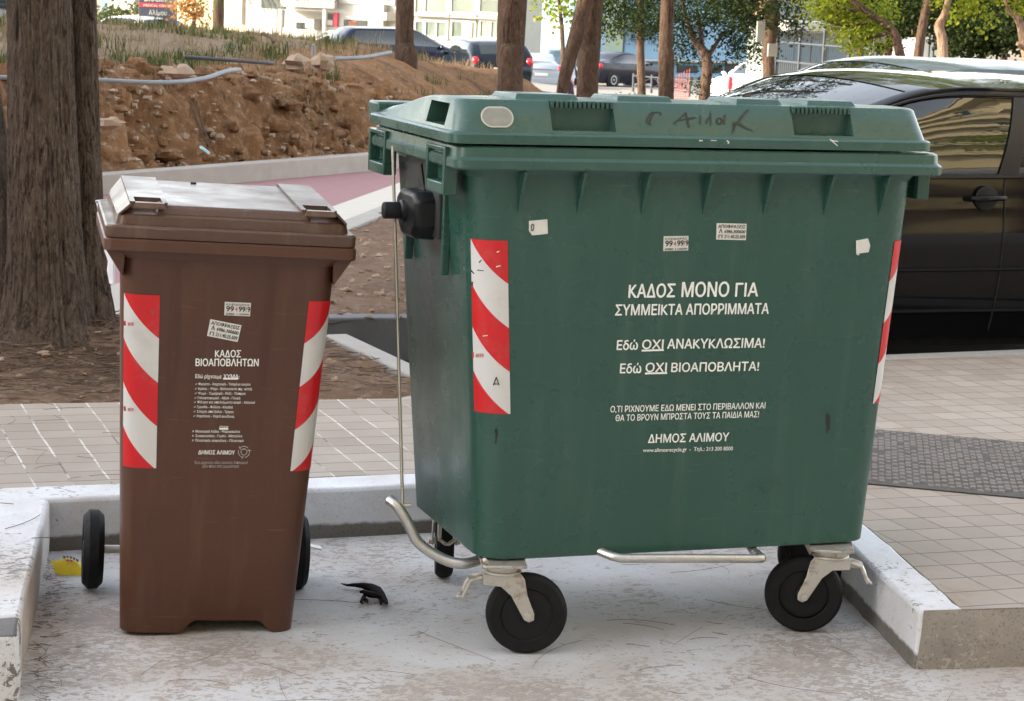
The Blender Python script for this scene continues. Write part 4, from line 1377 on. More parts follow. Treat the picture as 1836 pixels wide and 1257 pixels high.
mb = MB(); mb.box(-.064, -.050, .50, .512, 1.0672, 1.0705); obj('lid_plug', mb, 'dark_gap', blid)

# wheels and axle
for s in (-1, 1):
    mb = MB()
    r = .103
    x = s * .268 if s < 0 else s * .262
    w = .026
    prof = [(r * .55, -w * .8), (r * .6, -w), (r * .86, -w), (r, -w * .45), (r, w * .45), (r * .86, w), (r * .6, w), (r * .55, w * .8)]
    mb.lathe(prof, (x, .545, r - .002), 'X', 40, True)
    wheel = obj('wheel', mb, 'rubber', bb, ang=30)
    mb = MB()
    mb.lathe([(r * .57, -w * .4), (r * .57, w * .4)], (x, .545, r - .002), 'X', 32)
    mb.lathe([(.02, -w), (.024, -w * .8), (.024, w * .8), (.02, w)], (x, .545, r - .002), 'X', 16)
    obj('wheel_hub', mb, 'black_plastic', wheel, bevel=.002)
mb = MB(); mb.lathe([(.011, -.285), (.011, .28)], (0, .545, .101), 'X', 12); obj('axle', mb, 'steel', bb)
for s in (-1, 1):
    mb = MB(); mb.box(s * .175 - .012, s * .175 + .012, .48, .60, .05, .20); obj('axle_bracket', mb, 'brown', bb, bevel=.004)
# bent pale clip at the right wheel
def bl(p): return BI @ p
cpl = at(556, 980, 5.72)
mb = MB()
a = bl(at(541, 968, 5.74)); b = bl(at(557, 979, 5.73)); c = bl(at(576, 984, 5.72))
mb.tube([a, b], .0022, 6)
mb.prism([b + Vector((-.008, -.012, .003)), c + Vector((0, -.012, .002)), c + Vector((0, .014, .004)), b + Vector((-.004, .014, .004))], (0, 0, -.004))
obj('axle_clip', mb, 'sticker', bb)

# front plane of the brown bin
BP0, BUP = BM @ Vector((0, .130, .004)), (BM @ Vector((0, .028, .955)) - BM @ Vector((0, .130, .004))).normalized()
BN = (BR3 @ Vector((1, 0, 0))).cross(BUP).normalized()
if BN.dot(FWD) > 0: BN = -BN
def on_brown(px, py): return on_plane(px, py, BP0, BN)
def bwrap(fn):
    """build in world space, then bring into the bin's own space"""
    o = fn()
    me = o.data
    me.transform(BI)
    for ch in [x for x in bpy.data.objects if x.parent == o]:
        ch.data.transform(BI)
    return o
def z5(x, y): return (330 + x / 5.24, 620 + y / 5.24)
TB = [('ΚΑΔΟΣ', z5(289, 104), z5(534, 106), 12.5), ('ΒΙΟΑΠΟΒΛΗΤΩΝ', z5(106, 188), z5(700, 190), 13)]
bwrap(lambda: writing('lettering', TB, on_brown, BN, BUP, 'white_print', bbody))
TB2 = [('Εδώ ρίχνουμε', z5(105, 302), z5(352, 306), 7, .03), ('ΧΥΜΑ:', z5(368, 305), z5(520, 307), 7.5, .05, [(z5(366, 315), z5(506, 316))]),
       ('✓ Φρούτα - Λαχανικά - Τσόφλια αυγών', z5(104, 368), z5(625, 372), 4.4, .02), ('✓ Κρέας - Ψάρι - Θαλασσινά (πχ. οστά)', z5(100, 412), z5(636, 416), 4.4, .02),
       ('✓ Ψωμί - Ζυμαρικά - Ρύζι - Όσπρια', z5(98, 455), z5(576, 459), 4.4, .02), ('✓ Γαλακτοκομικά - Αβγά - Γλυκά', z5(95, 498), z5(528, 502), 4.4, .02),
       ('✓ Φίλτρα και υπολείμματα καφέ - τσαγιού', z5(92, 538), z5(664, 542), 4.4, .02), ('✓ Γρασίδι - Φύλλα - Κλαδιά', z5(90, 583), z5(457, 587), 4.4, .02),
       ('✓ Στάχτη από ξύλα - Τρίχες', z5(88, 626), z5(466, 630), 4.4, .02), ('✓ Χαρτόνια - Χαρτί κουζίνας', z5(86, 668), z5(472, 674), 4.4, .02),
       ('ΟΧΙ!', z5(332, 780), z5(413, 781), 5.5, .04, [(z5(330, 786), z5(414, 787))]),
       ('✗ Μαγειρικά λάδια - Ψαροκόκαλα', z5(78, 812), z5(524, 816), 4.4, .02), ('✗ Συσκευασίες - Γυαλί - Μέταλλα', z5(76, 855), z5(546, 858), 4.4, .02), ('✗ Πλαστικές σακούλες - Πλαστικά', z5(73, 898), z5(558, 902), 4.4, .02)]
bwrap(lambda: writing('small_lettering', TB2, on_brown, BN, BUP, 'white_print', bbody))
bwrap(lambda: writing('lettering', [('ΔΗΜΟΣ ΑΛΙΜΟΥ', z5(132, 1017), z5(476, 1020), 7.2, .05)], on_brown, BN, BUP, 'white_print', bbody))
bwrap(lambda: writing('faint_lettering', [('Ό,τι ρίχνετε εδώ γίνεται λίπασμα!', z5(96, 1108), z5(596, 1108), 5, .01), ('Δεν πάει στη χωματερή', z5(170, 1142), z5(512, 1142), 5, .01)], on_brown, BN, BUP, 'faint_print', bbody))
# three chasing arrows
def arrows():
    c0 = z5(562, 995)
    ls = []
    for k in range(3):
        a0 = math.pi / 2 + k * 2 * math.pi / 3
        arc = [(c0[0] + 10 * math.cos(a0 + u), c0[1] - 10 * math.sin(a0 + u)) for u in [x * .17 for x in range(-5, 6)]]
        ls.append(arc)
        ls.append([(c0[0] + 7 * math.cos(a0 + .9), c0[1] - 7 * math.sin(a0 + .9)), arc[-1], (c0[0] + 13 * math.cos(a0 + .75), c0[1] - 13 * math.sin(a0 + .75))])
        ls.append([(c0[0] + 5.5 * math.cos(a0 + u), c0[1] - 5.5 * math.sin(a0 + u)) for u in (-.9, -.3, .3, .9)])
    return strokes('recycling_arrows', ls, on_brown, BN, .0011, 'faint_print', bbody, .0014)
bwrap(arrows)
def st1(): return note_sticker([z for z in [(403, 541), (450, 543), (448, 567), (402, 565)]], keys_rows(), on_brown, BN, BUP, bbody)
def st2(): return note_sticker([(377, 572), (433, 583), (426, 613), (371, 602)], drain_rows(), on_brown, BN, BUP, bbody)
bwrap(st1); bwrap(st2)
# ring: corner FL 0..6, front 7..35, corner FR 36..42
zb_ = lambda z: (z - .012) / .943
t1 = tape('reflective_tape', BB0, BB1, zb_(.428), zb_(.846), 2.4, .086, 'tape_a', bbody)
t2 = tape('reflective_tape', BB0, BB1, zb_(.428), zb_(.846), 35.6, .086, 'tape_b', bbody)
def tp():
    mb = MB()
    for y in (579, 732):
        put_text(mb, 'BEER', on_brown(229, y + 4) + BN * .004, on_brown(240, y + 4) + BN * .004, BUP, .008, BN, .08, 0, .0005)
        mb.add([on_brown(x, yy) + BN * .0045 for x, yy in ((221, y - 4), (225, y - 5), (226, y + 4), (222, y + 4))], [(0, 1, 2, 3)])
    return obj('tape_print', mb, 'red_ink', t1, ang=0)
bwrap(tp)

# ==================================================================================================
#                            SMALL THINGS LYING ABOUT
# ==================================================================================================
def floor_pts(L, z=.008): return [on_z(x, y, z) for x, y in L]
mb = MB()
P = floor_pts([(611, 1047), (622, 1049), (636, 1049), (650, 1050), (664, 1052), (676, 1058), (684, 1066), (690, 1076), (693, 1083)], .012)
mb.tube(P, [.002, .004, .007, .011, .014, .014, .012, .009, .003], 8, flat=.7)
P = floor_pts([(646, 1062), (652, 1060), (664, 1066), (676, 1068), (684, 1070)], .016)
mb.tube(P, [.004, .008, .012, .010, .006], 8, flat=.7)
P = floor_pts([(655, 1066), (650, 1072), (648, 1080), (650, 1083)], .008)
mb.tube(P, [.006, .005, .004, .002], 6)
P = floor_pts([(652, 1072), (658, 1076), (660, 1081)], .008)
mb.tube(P, [.005, .004, .002], 6)
P = floor_pts([(680, 1068), (683, 1076), (682, 1083)], .010)
mb.tube(P, [.007, .005, .003], 6)
pe = obj('banana_peel', mb, 'peel', ang=50)
for v in pe.data.vertices:
    v.co += Vector((noise.noise(v.co * 60), noise.noise(v.co * 60 + Vector((5, 5, 5))), .5 * noise.noise(v.co * 60 + Vector((9, 1, 4))))) * .004
    v.co.z = max(v.co.z, .002)
tag(pe, 'shrivelled black banana peel lying on the white painted floor between the bins', 'banana peel')

# yellow wrapper in the corner of the bay
mb = MB()
a, b, c_, d = on_z(90, 1004, .03), on_z(150, 1010, .03), on_z(148, 1032, .004), on_z(100, 1030, .004)
n_ = 9
g = []
for lay in (0, 1):
    for j in range(n_ + 1):
        for i in range(n_ + 1):
            u, v = i / n_, j / n_
            p = a.lerp(b, u).lerp(d.lerp(c_, u), v)
            puff = math.sin(math.pi * u) ** .7 * math.sin(math.pi * v) ** .7
            p = p + Vector((0, 0, (.022 * puff if lay else -.004 * puff) + .006 * noise.noise(p * 45)))
            p.z = max(p.z, .002 + lay * .0008)
            g.append(p)
fs = []
for lay in (0, 1):
    o_ = lay * (n_ + 1) ** 2
    fs += [(o_ + j * (n_ + 1) + i, o_ + j * (n_ + 1) + i + 1, o_ + (j + 1) * (n_ + 1) + i + 1, o_ + (j + 1) * (n_ + 1) + i) for j in range(n_) for i in range(n_)]
mb.add(g, fs)
wr = tag(obj('snack_wrapper', mb, 'yellow', ang=40), 'crumpled yellow snack wrapper in the back left corner of the painted bay', 'wrapper')
mb = MB()
def wp(u, v): 
    p = a.lerp(b, u).lerp(d.lerp(c_, u), v)
    puff = math.sin(math.pi * u) ** .7 * math.sin(math.pi * v) ** .7
    return p + Vector((0, -.004, .022 * puff + .009))
for u0, u1, v0, v1 in ((.34, .42, .28, .56), (.45, .52, .26, .54), (.55, .63, .28, .56), (.66, .73, .3, .58), (.76, .84, .34, .58)):
    mb.add([wp(u0, v0), wp(u1, v0), wp(u1, v1), wp(u0, v1)], [(0, 1, 2, 3)])
obj('wrapper_print', mb, 'ink', wr, ang=0)
mb = MB()
for u0, u1, v0, v1 in ((.42, .52, .62, .72), (.54, .64, .62, .72)):
    mb.add([wp(u0, v0), wp(u1, v0), wp(u1, v1), wp(u0, v1)], [(0, 1, 2, 3)])
obj('wrapper_logo', mb, 'red_ink', wr, ang=0)

# thin white bag caught behind the brown bin
mb = MB()
t0 = 5.76
cols = [((172, 360), (190, 358)), ((174, 372), (193, 368)), ((178, 392), (196, 380)), ((183, 412), (206, 400)), ((188, 450), (206, 446)), ((194, 468), (207, 466)), ((192, 484), (206, 482)), ((196, 508), (206, 508))]
rings = []
for k, (l, r) in enumerate(cols):
    A_, B_ = at(*l, t0), at(*r, t0 - .01)
    m_ = (A_ + B_) / 2
    h_ = (B_ - A_) / 2
    rings.append([m_ + h_ * math.cos(q) * (1 + .25 * noise.noise(Vector((k * 1.3, q * 2, 0)))) + Vector((0, .018, 0)) * math.sin(q) * (1 + .5 * noise.noise(Vector((k, q * 3, 4)))) for q in [2 * math.pi * i / 14 for i in range(14)]])
mb.loft(rings)
bg = tag(obj('plastic_bag', mb, 'bag', ang=60), 'limp white plastic bag with a blue band caught behind the brown bin', 'plastic bag')
mb = MB()
A_, B_ = at(173, 361, t0 - .03), at(190, 359, t0 - .03)
A2, B2 = at(173, 364, t0 - .03), at(190, 363, t0 - .03)
mb.prism([A_, B_, B2, A2], (0, .004, 0))
obj('printed_band', mb, 'blue_ink', bg)

# ==================================================================================================
#                                          TREES
# ==================================================================================================
def trunk_mesh(mb, path, radii, n=26, seg=10, rough=.08, flute=0, seed=0):
    """tapered, knotty trunk along a smoothed path"""
    P = [Vector(p) for p in path]
    pts, rr = [], []
    for i in range(len(P) - 1):
        for k in range(seg):
            t_ = k / seg
            p0, p1, p2, p3 = P[max(i - 1, 0)], P[i], P[i + 1], P[min(i + 2, len(P) - 1)]
            pts.append(.5 * ((2 * p1) + (p2 - p0) * t_ + (2 * p0 - 5 * p1 + 4 * p2 - p3) * t_ ** 2 + (3 * p1 - p0 - 3 * p2 + p3) * t_ ** 3))
            rr.append(radii[i] + (radii[i + 1] - radii[i]) * t_)
    pts.append(P[-1]); rr.append(radii[-1])
    rings = []
    for i, p in enumerate(pts):
        d = (pts[min(i + 1, len(pts) - 1)] - pts[max(i - 1, 0)]).normalized()
        x = (Vector((1, 0, 0)) - d * d.x).normalized()
        y = d.cross(x)
        ring = []
        for j in range(n):
            a = 2 * math.pi * j / n
            c, s = math.cos(a), math.sin(a)
            q = rr[i]
            k = 1 + rough * noise.noise(Vector((c * 1.5, s * 1.5, p.z * 1.4 + seed * 7.3))) + rough * .7 * noise.noise(Vector((c * 6, s * 6, p.z * 2.0 + seed)))
            if flute: k += flute * noise.noise(Vector((c * 2.4, s * 2.4, p.z * .25 + seed * 3)))
            ring.append(p + (x * c + y * s) * q * k)
        rings.append(ring)
    mb.loft(rings, True, True)

def leaves(mb, blobs, size, dens, seed, needle=False):
    """leaf-sized faces scattered in clumps through a list of ellipsoids (centre, radii)"""
    random.seed(seed)
    for c, r in blobs:
        c = Vector(c)
        r = r if isinstance(r, (tuple, list)) else (r, r, r)
        vol = (r[0] * r[1] * r[2]) ** (1 / 3)
        nclump = max(3, int(dens * vol * vol / (size * size) * 2.3))
        for _ in range(nclump):
            while True:
                q = Vector((random.uniform(-1, 1), random.uniform(-1, 1), random.uniform(-1, 1)))
                if .12 < q.length < 1: break
            q = q.normalized() * (q.length ** .6)
            if noise.noise(Vector((q.x * 2.3, q.y * 2.3, q.z * 2.3)) + c) < -.22: continue
            o = c + Vector((q.x * r[0], q.y * r[1], q.z * r[2]))
            ax = Vector((random.gauss(0, 1), random.gauss(0, 1), random.gauss(0, .6))).normalized()
            for _ in range(7):
                p = o + Vector((random.gauss(0, 1), random.gauss(0, 1), random.gauss(0, .8))) * size * 1.5
                d = (ax + Vector((random.gauss(0, .6), random.gauss(0, .6), random.gauss(0, .6)))).normalized()
                s_ = d.cross(Vector((random.gauss(0, 1), random.gauss(0, 1), random.gauss(0, 1)))).normalized()
                L = size * random.uniform(.6, 1.3)
                w = L * (.24 if needle else .40)
                mb.add([p - d * L * .5, p + s_ * w, p + d * L * .5, p - s_ * w], [(0, 1, 2, 3)])

def tree(name, label, path, radii, bark, blobs, leafm, lsize, dens, seed, limbs=(), group=None, n=22, flute=0, rough=.08, needle=False, cat='tree'):
    base = Vector(path[0])
    root = thing(name, label, cat, base, group=group)
    loc = lambda L: [Vector(p) - base for p in L]
    mb = MB(); trunk_mesh(mb, loc(path), radii, n, 9, rough, flute, seed)
    tr_ = obj('trunk', mb, bark, root, ang=60)
    for lp, lr in limbs:
        mb = MB(); trunk_mesh(mb, loc(lp), lr, 9, 5, .06, 0, seed + 3)
        obj('limb', mb, bark, tr_, ang=60)
    if blobs:
        mb = MB()
        leaves(mb, [(Vector(c) - base, r) for c, r in blobs], lsize, dens, seed, needle)
        obj('crown', mb, leafm, root, ang=0)
    return root

# thick old tree with two fused stems on the left; crown high above the frame
base = on_z(100, 640, .15)
def tp_(px, py, t_): return at(px, py, t_)
root = thing('old_tree', 'thick old tree with two fused stems and shaggy bark behind the brown bin', 'tree', (base.x, base.y, .12))
tb = Vector((base.x, base.y, .12))
def fused(mb, path, radii, n, seed, flare=None, dz=.02, zmax=9):
    rings = []
    P = [Vector(p) for p in path]
    zs = []
    z = 0
    H = P[-1].z
    while z < H:
        zs.append(z); z += .012 if z < 1.75 else .12
    for z in zs:
        for i in range(len(P) - 1):
            if P[i].z <= z <= P[i + 1].z + 1e-6: break
        f = (z - P[i].z) / (P[i + 1].z - P[i].z)
        c = P[i].lerp(P[i + 1], f)
        r = radii[i] + (radii[i + 1] - radii[i]) * f
        ring = []
        for j in range(n):
            a = 2 * math.pi * j / n
            q = Vector((math.cos(a), math.sin(a), 0))
            k = 1 + .10 * noise.noise(Vector((q.x * 1.6, q.y * 1.6, z * .5 + seed)))
            k += .045 * noise.noise(Vector((q.x * 5, q.y * 5, z * .9 + seed * 2)))
            w_ = noise.noise(Vector((q.x * 4, q.y * 4, z * 6 + seed))) * .35
            rd = abs(noise.noise(Vector((q.x * 10 + w_, q.y * 10 - w_, z * 1.5 + seed * 5))))
            k += .105 * (.40 - rd)
            rd = abs(noise.noise(Vector((q.x * 21 + w_, q.y * 21 + w_, z * 3.6 + seed * 9))))
            k += .065 * (.35 - rd)
            k += .020 * noise.noise(Vector((q.x * 44, q.y * 44, z * 15 + seed)))
            fl = math.exp(-z / .14) * (.55 + .75 * noise.noise(Vector((q.x * 2.2, q.y * 2.2, seed + 1))))
            ring.append(c + q * r * (k + fl))
        rings.append(ring)
    mb.loft(rings, True, True)
def rel(px, py, t_): return at(px, py, t_) - tb
def axis(px0, py0, px1, py1, t_):
    p0, p1 = rel(px0, py0, t_), rel(px1, py1, t_)
    k = (p1 - p0) / (p1.z - p0.z)
    return lambda z: p0 + k * (z - p0.z)
ax1 = axis(84, 560, 72, 40, 8.05)
ax2 = axis(162, 560, 148, 40, 8.22)
def axp(f, zs): return [Vector((f(z).x, f(z).y, z)) for z in zs]
mb = MB()
fused(mb, axp(ax1, (0, .15, .4, .9, 1.6, 5.2)), [.185, .150, .132, .120, .112, .100], 260, 2)
t1_ = obj('trunk', mb, 'bark_big', root, ang=80)
mb = MB()
fused(mb, axp(ax2, (0, .15, .4, .9, 1.6, 5.4)), [.120, .080, .062, .055, .053, .045], 160, 7)
obj('trunk', mb, 'bark_big', root, ang=80)
mb = MB()
ax3 = axis(8, 560, -6, 300, 8.3)
fused(mb, axp(ax3, (0, .3, .7, 1.1)), [.10, .075, .062, .02], 80, 5)
obj('trunk', mb, 'bark_big', root, ang=80)
random.seed(3)
blobs = []
for k in range(16):
    a = random.uniform(0, 6.28); rr_ = random.uniform(.3, 2.6)
    blobs.append(((-.3 + rr_ * math.cos(a), rr_ * math.sin(a), random.uniform(5.0, 7.6)), (random.uniform(.6, 1.1),) * 2 + (random.uniform(.4, .7),)))
mb = MB(); leaves(mb, blobs, .10, 1.1, 31, True); obj('crown', mb, 'pine_leaf', root, ang=0)
for k in range(5):
    b = blobs[k][0]
    mb = MB(); trunk_mesh(mb, [ax1(4.4 + .1 * k), (ax1(4.8).lerp(Vector(b), .5) + Vector((0, 0, .2))), Vector(b)], [.06, .04, .015], 8, 5, .06)
    obj('limb', mb, 'bark_big', root, ang=60)

def px_tree(name, label, t_, base_py, pts, widths, bark, blob_px, leafm, lsize, dens, seed, limbs=(), group=None, top=None, needle=True, n=22, zbase=None, flute=0):
    """a trunk through photo points (px, py) at distance t_, carried on upward above the frame"""
    path = [at(px, py, t_) for px, py in pts]
    radii = [w * .5 / FPX * t_ for w in widths]
    if zbase is not None and path[0].z > zbase:
        d = (path[0] - path[1]).normalized()
        q = path[0] + (d if d.z < -.3 else Vector((0, 0, -1))) * ((path[0].z - zbase) / (-d.z if d.z < -.3 else 1))
        path = [q] + path; radii = [radii[0] * 1.25] + radii
    if top:
        path.append(path[-1] + Vector(top)); radii.append(radii[-1] * .6)
    bl_ = [(at(px, py, t_ + dt), (w / FPX * t_, w / FPX * t_ * .9, h / FPX * t_)) for px, py, dt, w, h in blob_px]
    lm = [([at(px, py, t_ + dt) for px, py, dt in L], [w * .5 / FPX * t_ for w in W]) for L, W in limbs]
    return tree(name, label, path, radii, bark, bl_, leafm, lsize, dens, seed, lm, group, n, flute, needle=needle)

PG = 'pine trunks standing beyond the earth bank'
hi = [(-150, -420, .5, 190, 90), (110, -520, -.9, 200, 90), (-40, -700, .9, 260, 110), (60, -960, -.4, 240, 120), (-60, -1180, .3, 180, 110)]
def crown_at(cx, s=1.0, dy=0): return [(cx + a * s, b * s + dy, c * s, w * s, h * s) for a, b, c, w, h in hi]
px_tree('pine_tree', 'slim pine trunk with a pale wound low down in front of the dark estate car', 22, 180, [(733, 176), (731, 90), (727, 0)], [34, 34, 33], 'bark', crown_at(727), 'pine_leaf', .13, .75, 41, group=PG, top=(0, 0, 7), zbase=-.2)
px_tree('pine_tree', 'stout pine trunk rising just right of the round red tail lamp', 24, 180, [(914, 185), (916, 90), (920, 0)], [46, 45, 52], 'bark', crown_at(920, 1.05), 'pine_leaf', .14, .75, 42, group=PG, top=(.1, 0, 7.5), zbase=-.2)
px_tree('pine_tree', 'upright dark pine trunk hiding half of the walking person', 25, 185, [(1052, 190), (1056, 100), (1061, 0)], [40, 37, 42], 'bark', crown_at(1061, 1.0), 'pine_leaf', .14, .75, 43, group=PG, top=(.1, 0, 7.5), zbase=-.2)
px_tree('pine_tree', 'dark trunk leaning to the right across to the upright pine beside it', 24.6, 185, [(1003, 195), (1010, 150), (1020, 110), (1034, 60), (1056, -20)], [18, 22, 25, 27, 28], 'bark', crown_at(1010, .9, -30), 'pine_leaf', .14, .7, 44, group=PG, top=(.5, 0, 1.6), zbase=-.2)
px_tree('pine_tree', 'thin straight pine trunk with small knots right of the parked black saloon', 26, 190, [(1194, 195), (1195, 100), (1197, 0)], [28, 27, 24], 'bark', crown_at(1197, .9), 'pine_leaf', .14, .75, 45, group=PG, top=(0, .1, 7.5), zbase=-.2)
# pines with hanging dark foliage in the frame
px_tree('leaning_pine', 'small pine with forked trunk and dark hanging foliage before the pale blue building', 36, 170, [(1263, 172), (1268, 120), (1262, 95), (1240, 62)], [20, 19, 16, 9], 'bark',
        [(1215, 55, .2, 50, 30), (1245, 15, -.3, 60, 32), (1300, 25, .4, 58, 40), (1310, 85, .3, 24, 26), (1255, 100, .1, 18, 14), (1170, 25, .2, 44, 22), (1330, 65, .5, 32, 34), (1283, 122, .1, 14, 9), (1255, 150, .0, 16, 12), (1225, 95, .3, 20, 18), (1260, -50, .2, 110, 40)] + crown_at(1270, .7),
        'pine_leaf', .065, 2.5, 51, limbs=[([(1266, 110, 0), (1280, 85, .1), (1300, 55, .3)], [10, 8, 4]), ([(1262, 95, 0), (1255, 55, .1), (1250, 15, 0)], [9, 7, 4])], group='pines with foliage hanging into view', top=(-.3, 0, .8), zbase=-1.2)
px_tree('leaning_pine', 'pine with a white notice tied to its trunk left of the parked black car', 33, 120, [(1378, 130), (1378, 90), (1384, 40), (1380, -30)], [22, 24, 26, 24], 'bark',
        [(1345, 20, .3, 58, 34), (1400, 20, -.3, 60, 36), (1355, 60, .4, 26, 36), (1370, 95, .3, 22, 16), (1420, 55, .1, 20, 22), (1310, 5, .2, 50, 25), (1385, -40, .2, 90, 40), (1345, 110, .5, 16, 12)] + crown_at(1385, .8),
        'pine_leaf', .065, 2.5, 52, group='pines with foliage hanging into view', top=(0, 0, 1.4), zbase=-1.0)
px_tree('leaning_pine', 'tall pine whose dark foliage hangs in front of the mint building corner', 40, 120, [(1150, 160), (1148, 60), (1150, -60)], [15, 14, 12], 'bark',
        [(1100, 25, .2, 44, 24), (1140, 45, -.3, 44, 22), (1120, -5, .2, 70, 30), (1165, 30, .3, 40, 34), (1085, 55, .3, 22, 14), (1150, -50, .2, 90, 40)],
        'pine_leaf', .07, 2.5, 53, group='pines with foliage hanging into view', top=(0, 0, 1.2), zbase=-1.3)
# sunlit foliage
px_tree('young_tree', 'young tree with yellow green leaves between the two middle trunks', 44, 100, [(1010, 150), (1008, 60), (1000, -20)], [9, 8, 5], 'bark',
        [(985, 20, 0, 26, 20), (1010, 30, .3, 24, 16), (1030, 12, .2, 26, 18), (970, 38, .2, 12, 8), (1000, -15, .2, 48, 22), (1072, 20, .4, 20, 26), (1095, 50, .4, 12, 12)],
        'light_leaf', .10, 1.2, 54, top=(0, 0, .6), needle=False, zbase=-1.4)
px_tree('bright_pine', 'sunlit yellow green pine boughs drooping over the black car roof', 24, 90, [(1620, 120), (1600, 55), (1560, 25), (1500, -30)], [18, 15, 12, 8], 'bark',
        [(1470, 12, 0, 34, 16), (1495, 38, .1, 34, 16), (1535, 50, .2, 36, 15), (1520, 80, 0, 26, 13), (1545, 85, .1, 24, 11), (1575, 65, .3, 30, 14), (1510, 15, .3, 46, 18), (1560, 20, .2, 50, 20), (1480, -20, .2, 60, 24), (1530, 62, -.1, 30, 8)] + crown_at(1540, .8),
        'light_leaf', .05, 2.6, 55, limbs=[([(1590, 60, 0), (1550, 70, .1), (1515, 82, 0)], [8, 6, 3]), ([(1560, 40, 0), (1520, 45, .0), (1485, 40, .1)], [7, 5, 3]), ([(1540, 20, 0), (1500, 14, 0), (1462, 10, 0)], [7, 5, 3])], top=(-.3, .2, .6), zbase=-.1)
px_tree('curved_tree', 'pale sunlit curved trunk with bright leaf clumps right of centre', 27, 95, [(1691, 110), (1689, 70), (1684, 48), (1694, 25), (1704, -12)], [19, 18, 18, 13, 11], 'bark_pale',
        [(1720, 18, 0, 26, 15), (1750, 8, .2, 30, 14), (1715, 35, .1, 14, 9), (1765, 32, .2, 12, 12), (1770, 52, .2, 8, 9), (1680, -5, .2, 26, 9), (1740, -25, .2, 70, 20)] + crown_at(1730, .9),
        'light_leaf', .055, 1.5, 56, top=(.2, 0, .7), needle=False, zbase=-.1)
px_tree('curved_tree', 'pale sunlit trunk with a cut stub at the right edge of the view', 27.5, 95, [(1846, 120), (1836, 72), (1826, 35), (1806, 12)], [20, 18, 13, 7], 'bark_pale',
        [(1826, 8, 0, 26, 12), (1850, 12, .1, 26, 16), (1840, -20, .2, 60, 22)] + crown_at(1890, .9), 'light_leaf', .055, 1.5, 57,
        limbs=[([(1840, 90, 0), (1830, 82, -.1), (1825, 78, -.15)], [10, 9, 8])], top=(-.2, 0, .5), needle=False, zbase=-.1)
px_tree('dark_tree', 'dark slanting trunk in deep shade left of the pale curved trunk', 31, 95, [(1645, 110), (1652, 60), (1664, 0)], [19, 17, 15], 'bark',
        [(1640, 10, .4, 50, 32), (1600, 30, .6, 44, 26), (1690, 5, .5, 50, 32), (1660, 45, .7, 30, 16), (1620, 62, .8, 22, 12), (1700, 60, .9, 24, 20)], 'pine_leaf', .075, 2.5, 58, top=(.2, 0, 1.2), zbase=-.1)
# shaded thicket behind them
for i, (px, py, w, h, t_, lab) in enumerate([(1760, 55, 75, 45, 36, 'dense dark green shrub mass right of the pale curved trunk'), (1850, 50, 60, 52, 35, 'dense dark green shrub at the right edge behind the cut stub'),
                                            (1705, 20, 60, 42, 40, 'dark shaded foliage behind the pale curved trunk'), (1590, 40, 50, 45, 41, 'dark shaded foliage behind the small white notice board'), (1640, -10, 90, 40, 43, 'high dark foliage above the slanting dark trunk'), (1540, 15, 60, 40, 39, 'dark foliage high behind the sunlit pine boughs'), (1800, 10, 80, 40, 44, 'dark foliage at the top right behind the bright leaf clumps'), (1620, 75, 60, 22, 45, 'low dark shrubbery beyond the grey car roof')]):
    p = at(px, py, t_)
    k = t_ / FPX
    random.seed(60 + i)
    bl_ = [((p.x + random.uniform(-.6, .6) * w * k, p.y + random.uniform(-.5, .5) * w * k, p.z + random.uniform(-.55, .55) * h * k), (w * k * .55, w * k * .55, h * k * .5)) for _ in range(9)]
    g0 = Vector((p.x, p.y, min(-.1, terrain(p.x, p.y))))
    tree('dark_shrub', lab, [g0, (g0 + p) / 2 + Vector((.1, 0, 0)), p], [.10, .08, .04], 'bark', bl_, 'pine_leaf', .095, 2.8, 60 + i, group='dark thicket behind the parked cars', needle=False, cat='shrub')
# bushes at the far left
def bush(name, lab, px, py, w, h, t_, leaf, size, seed, dens=1.5, cat='bush'):
    p = at(px, py, t_); k = t_ / FPX
    random.seed(seed)
    bl_ = [((p.x + random.uniform(-.7, .7) * w * k, p.y + random.uniform(-.5, .5) * w * k, p.z + random.uniform(-.6, .5) * h * k), (w * k * .5, w * k * .5, h * k * .5)) for _ in range(8)]
    g0 = Vector((p.x, p.y, p.z - h * k * 1.5))
    return tree(name, lab, [g0, (g0 + p) / 2 + Vector((.05, 0, 0)), p + Vector((0, 0, h * k * .3))], [.08, .06, .02], 'bark', bl_, leaf, size, dens, seed, cat=cat, needle=False)
bush('round_bush', 'rounded olive green bush behind the white car on the left', 216, 30, 36, 24, 75, 'bush_leaf', .13, 71)
bush('autumn_bush', 'orange brown bush to the right of the dark clinic sign', 345, 16, 26, 26, 62, 'rust_leaf', .11, 72)
bush('low_bush', 'low green bush growing at the road edge behind the container lid', 1140, 186, 30, 6, 30, 'bush_leaf', .06, 73)
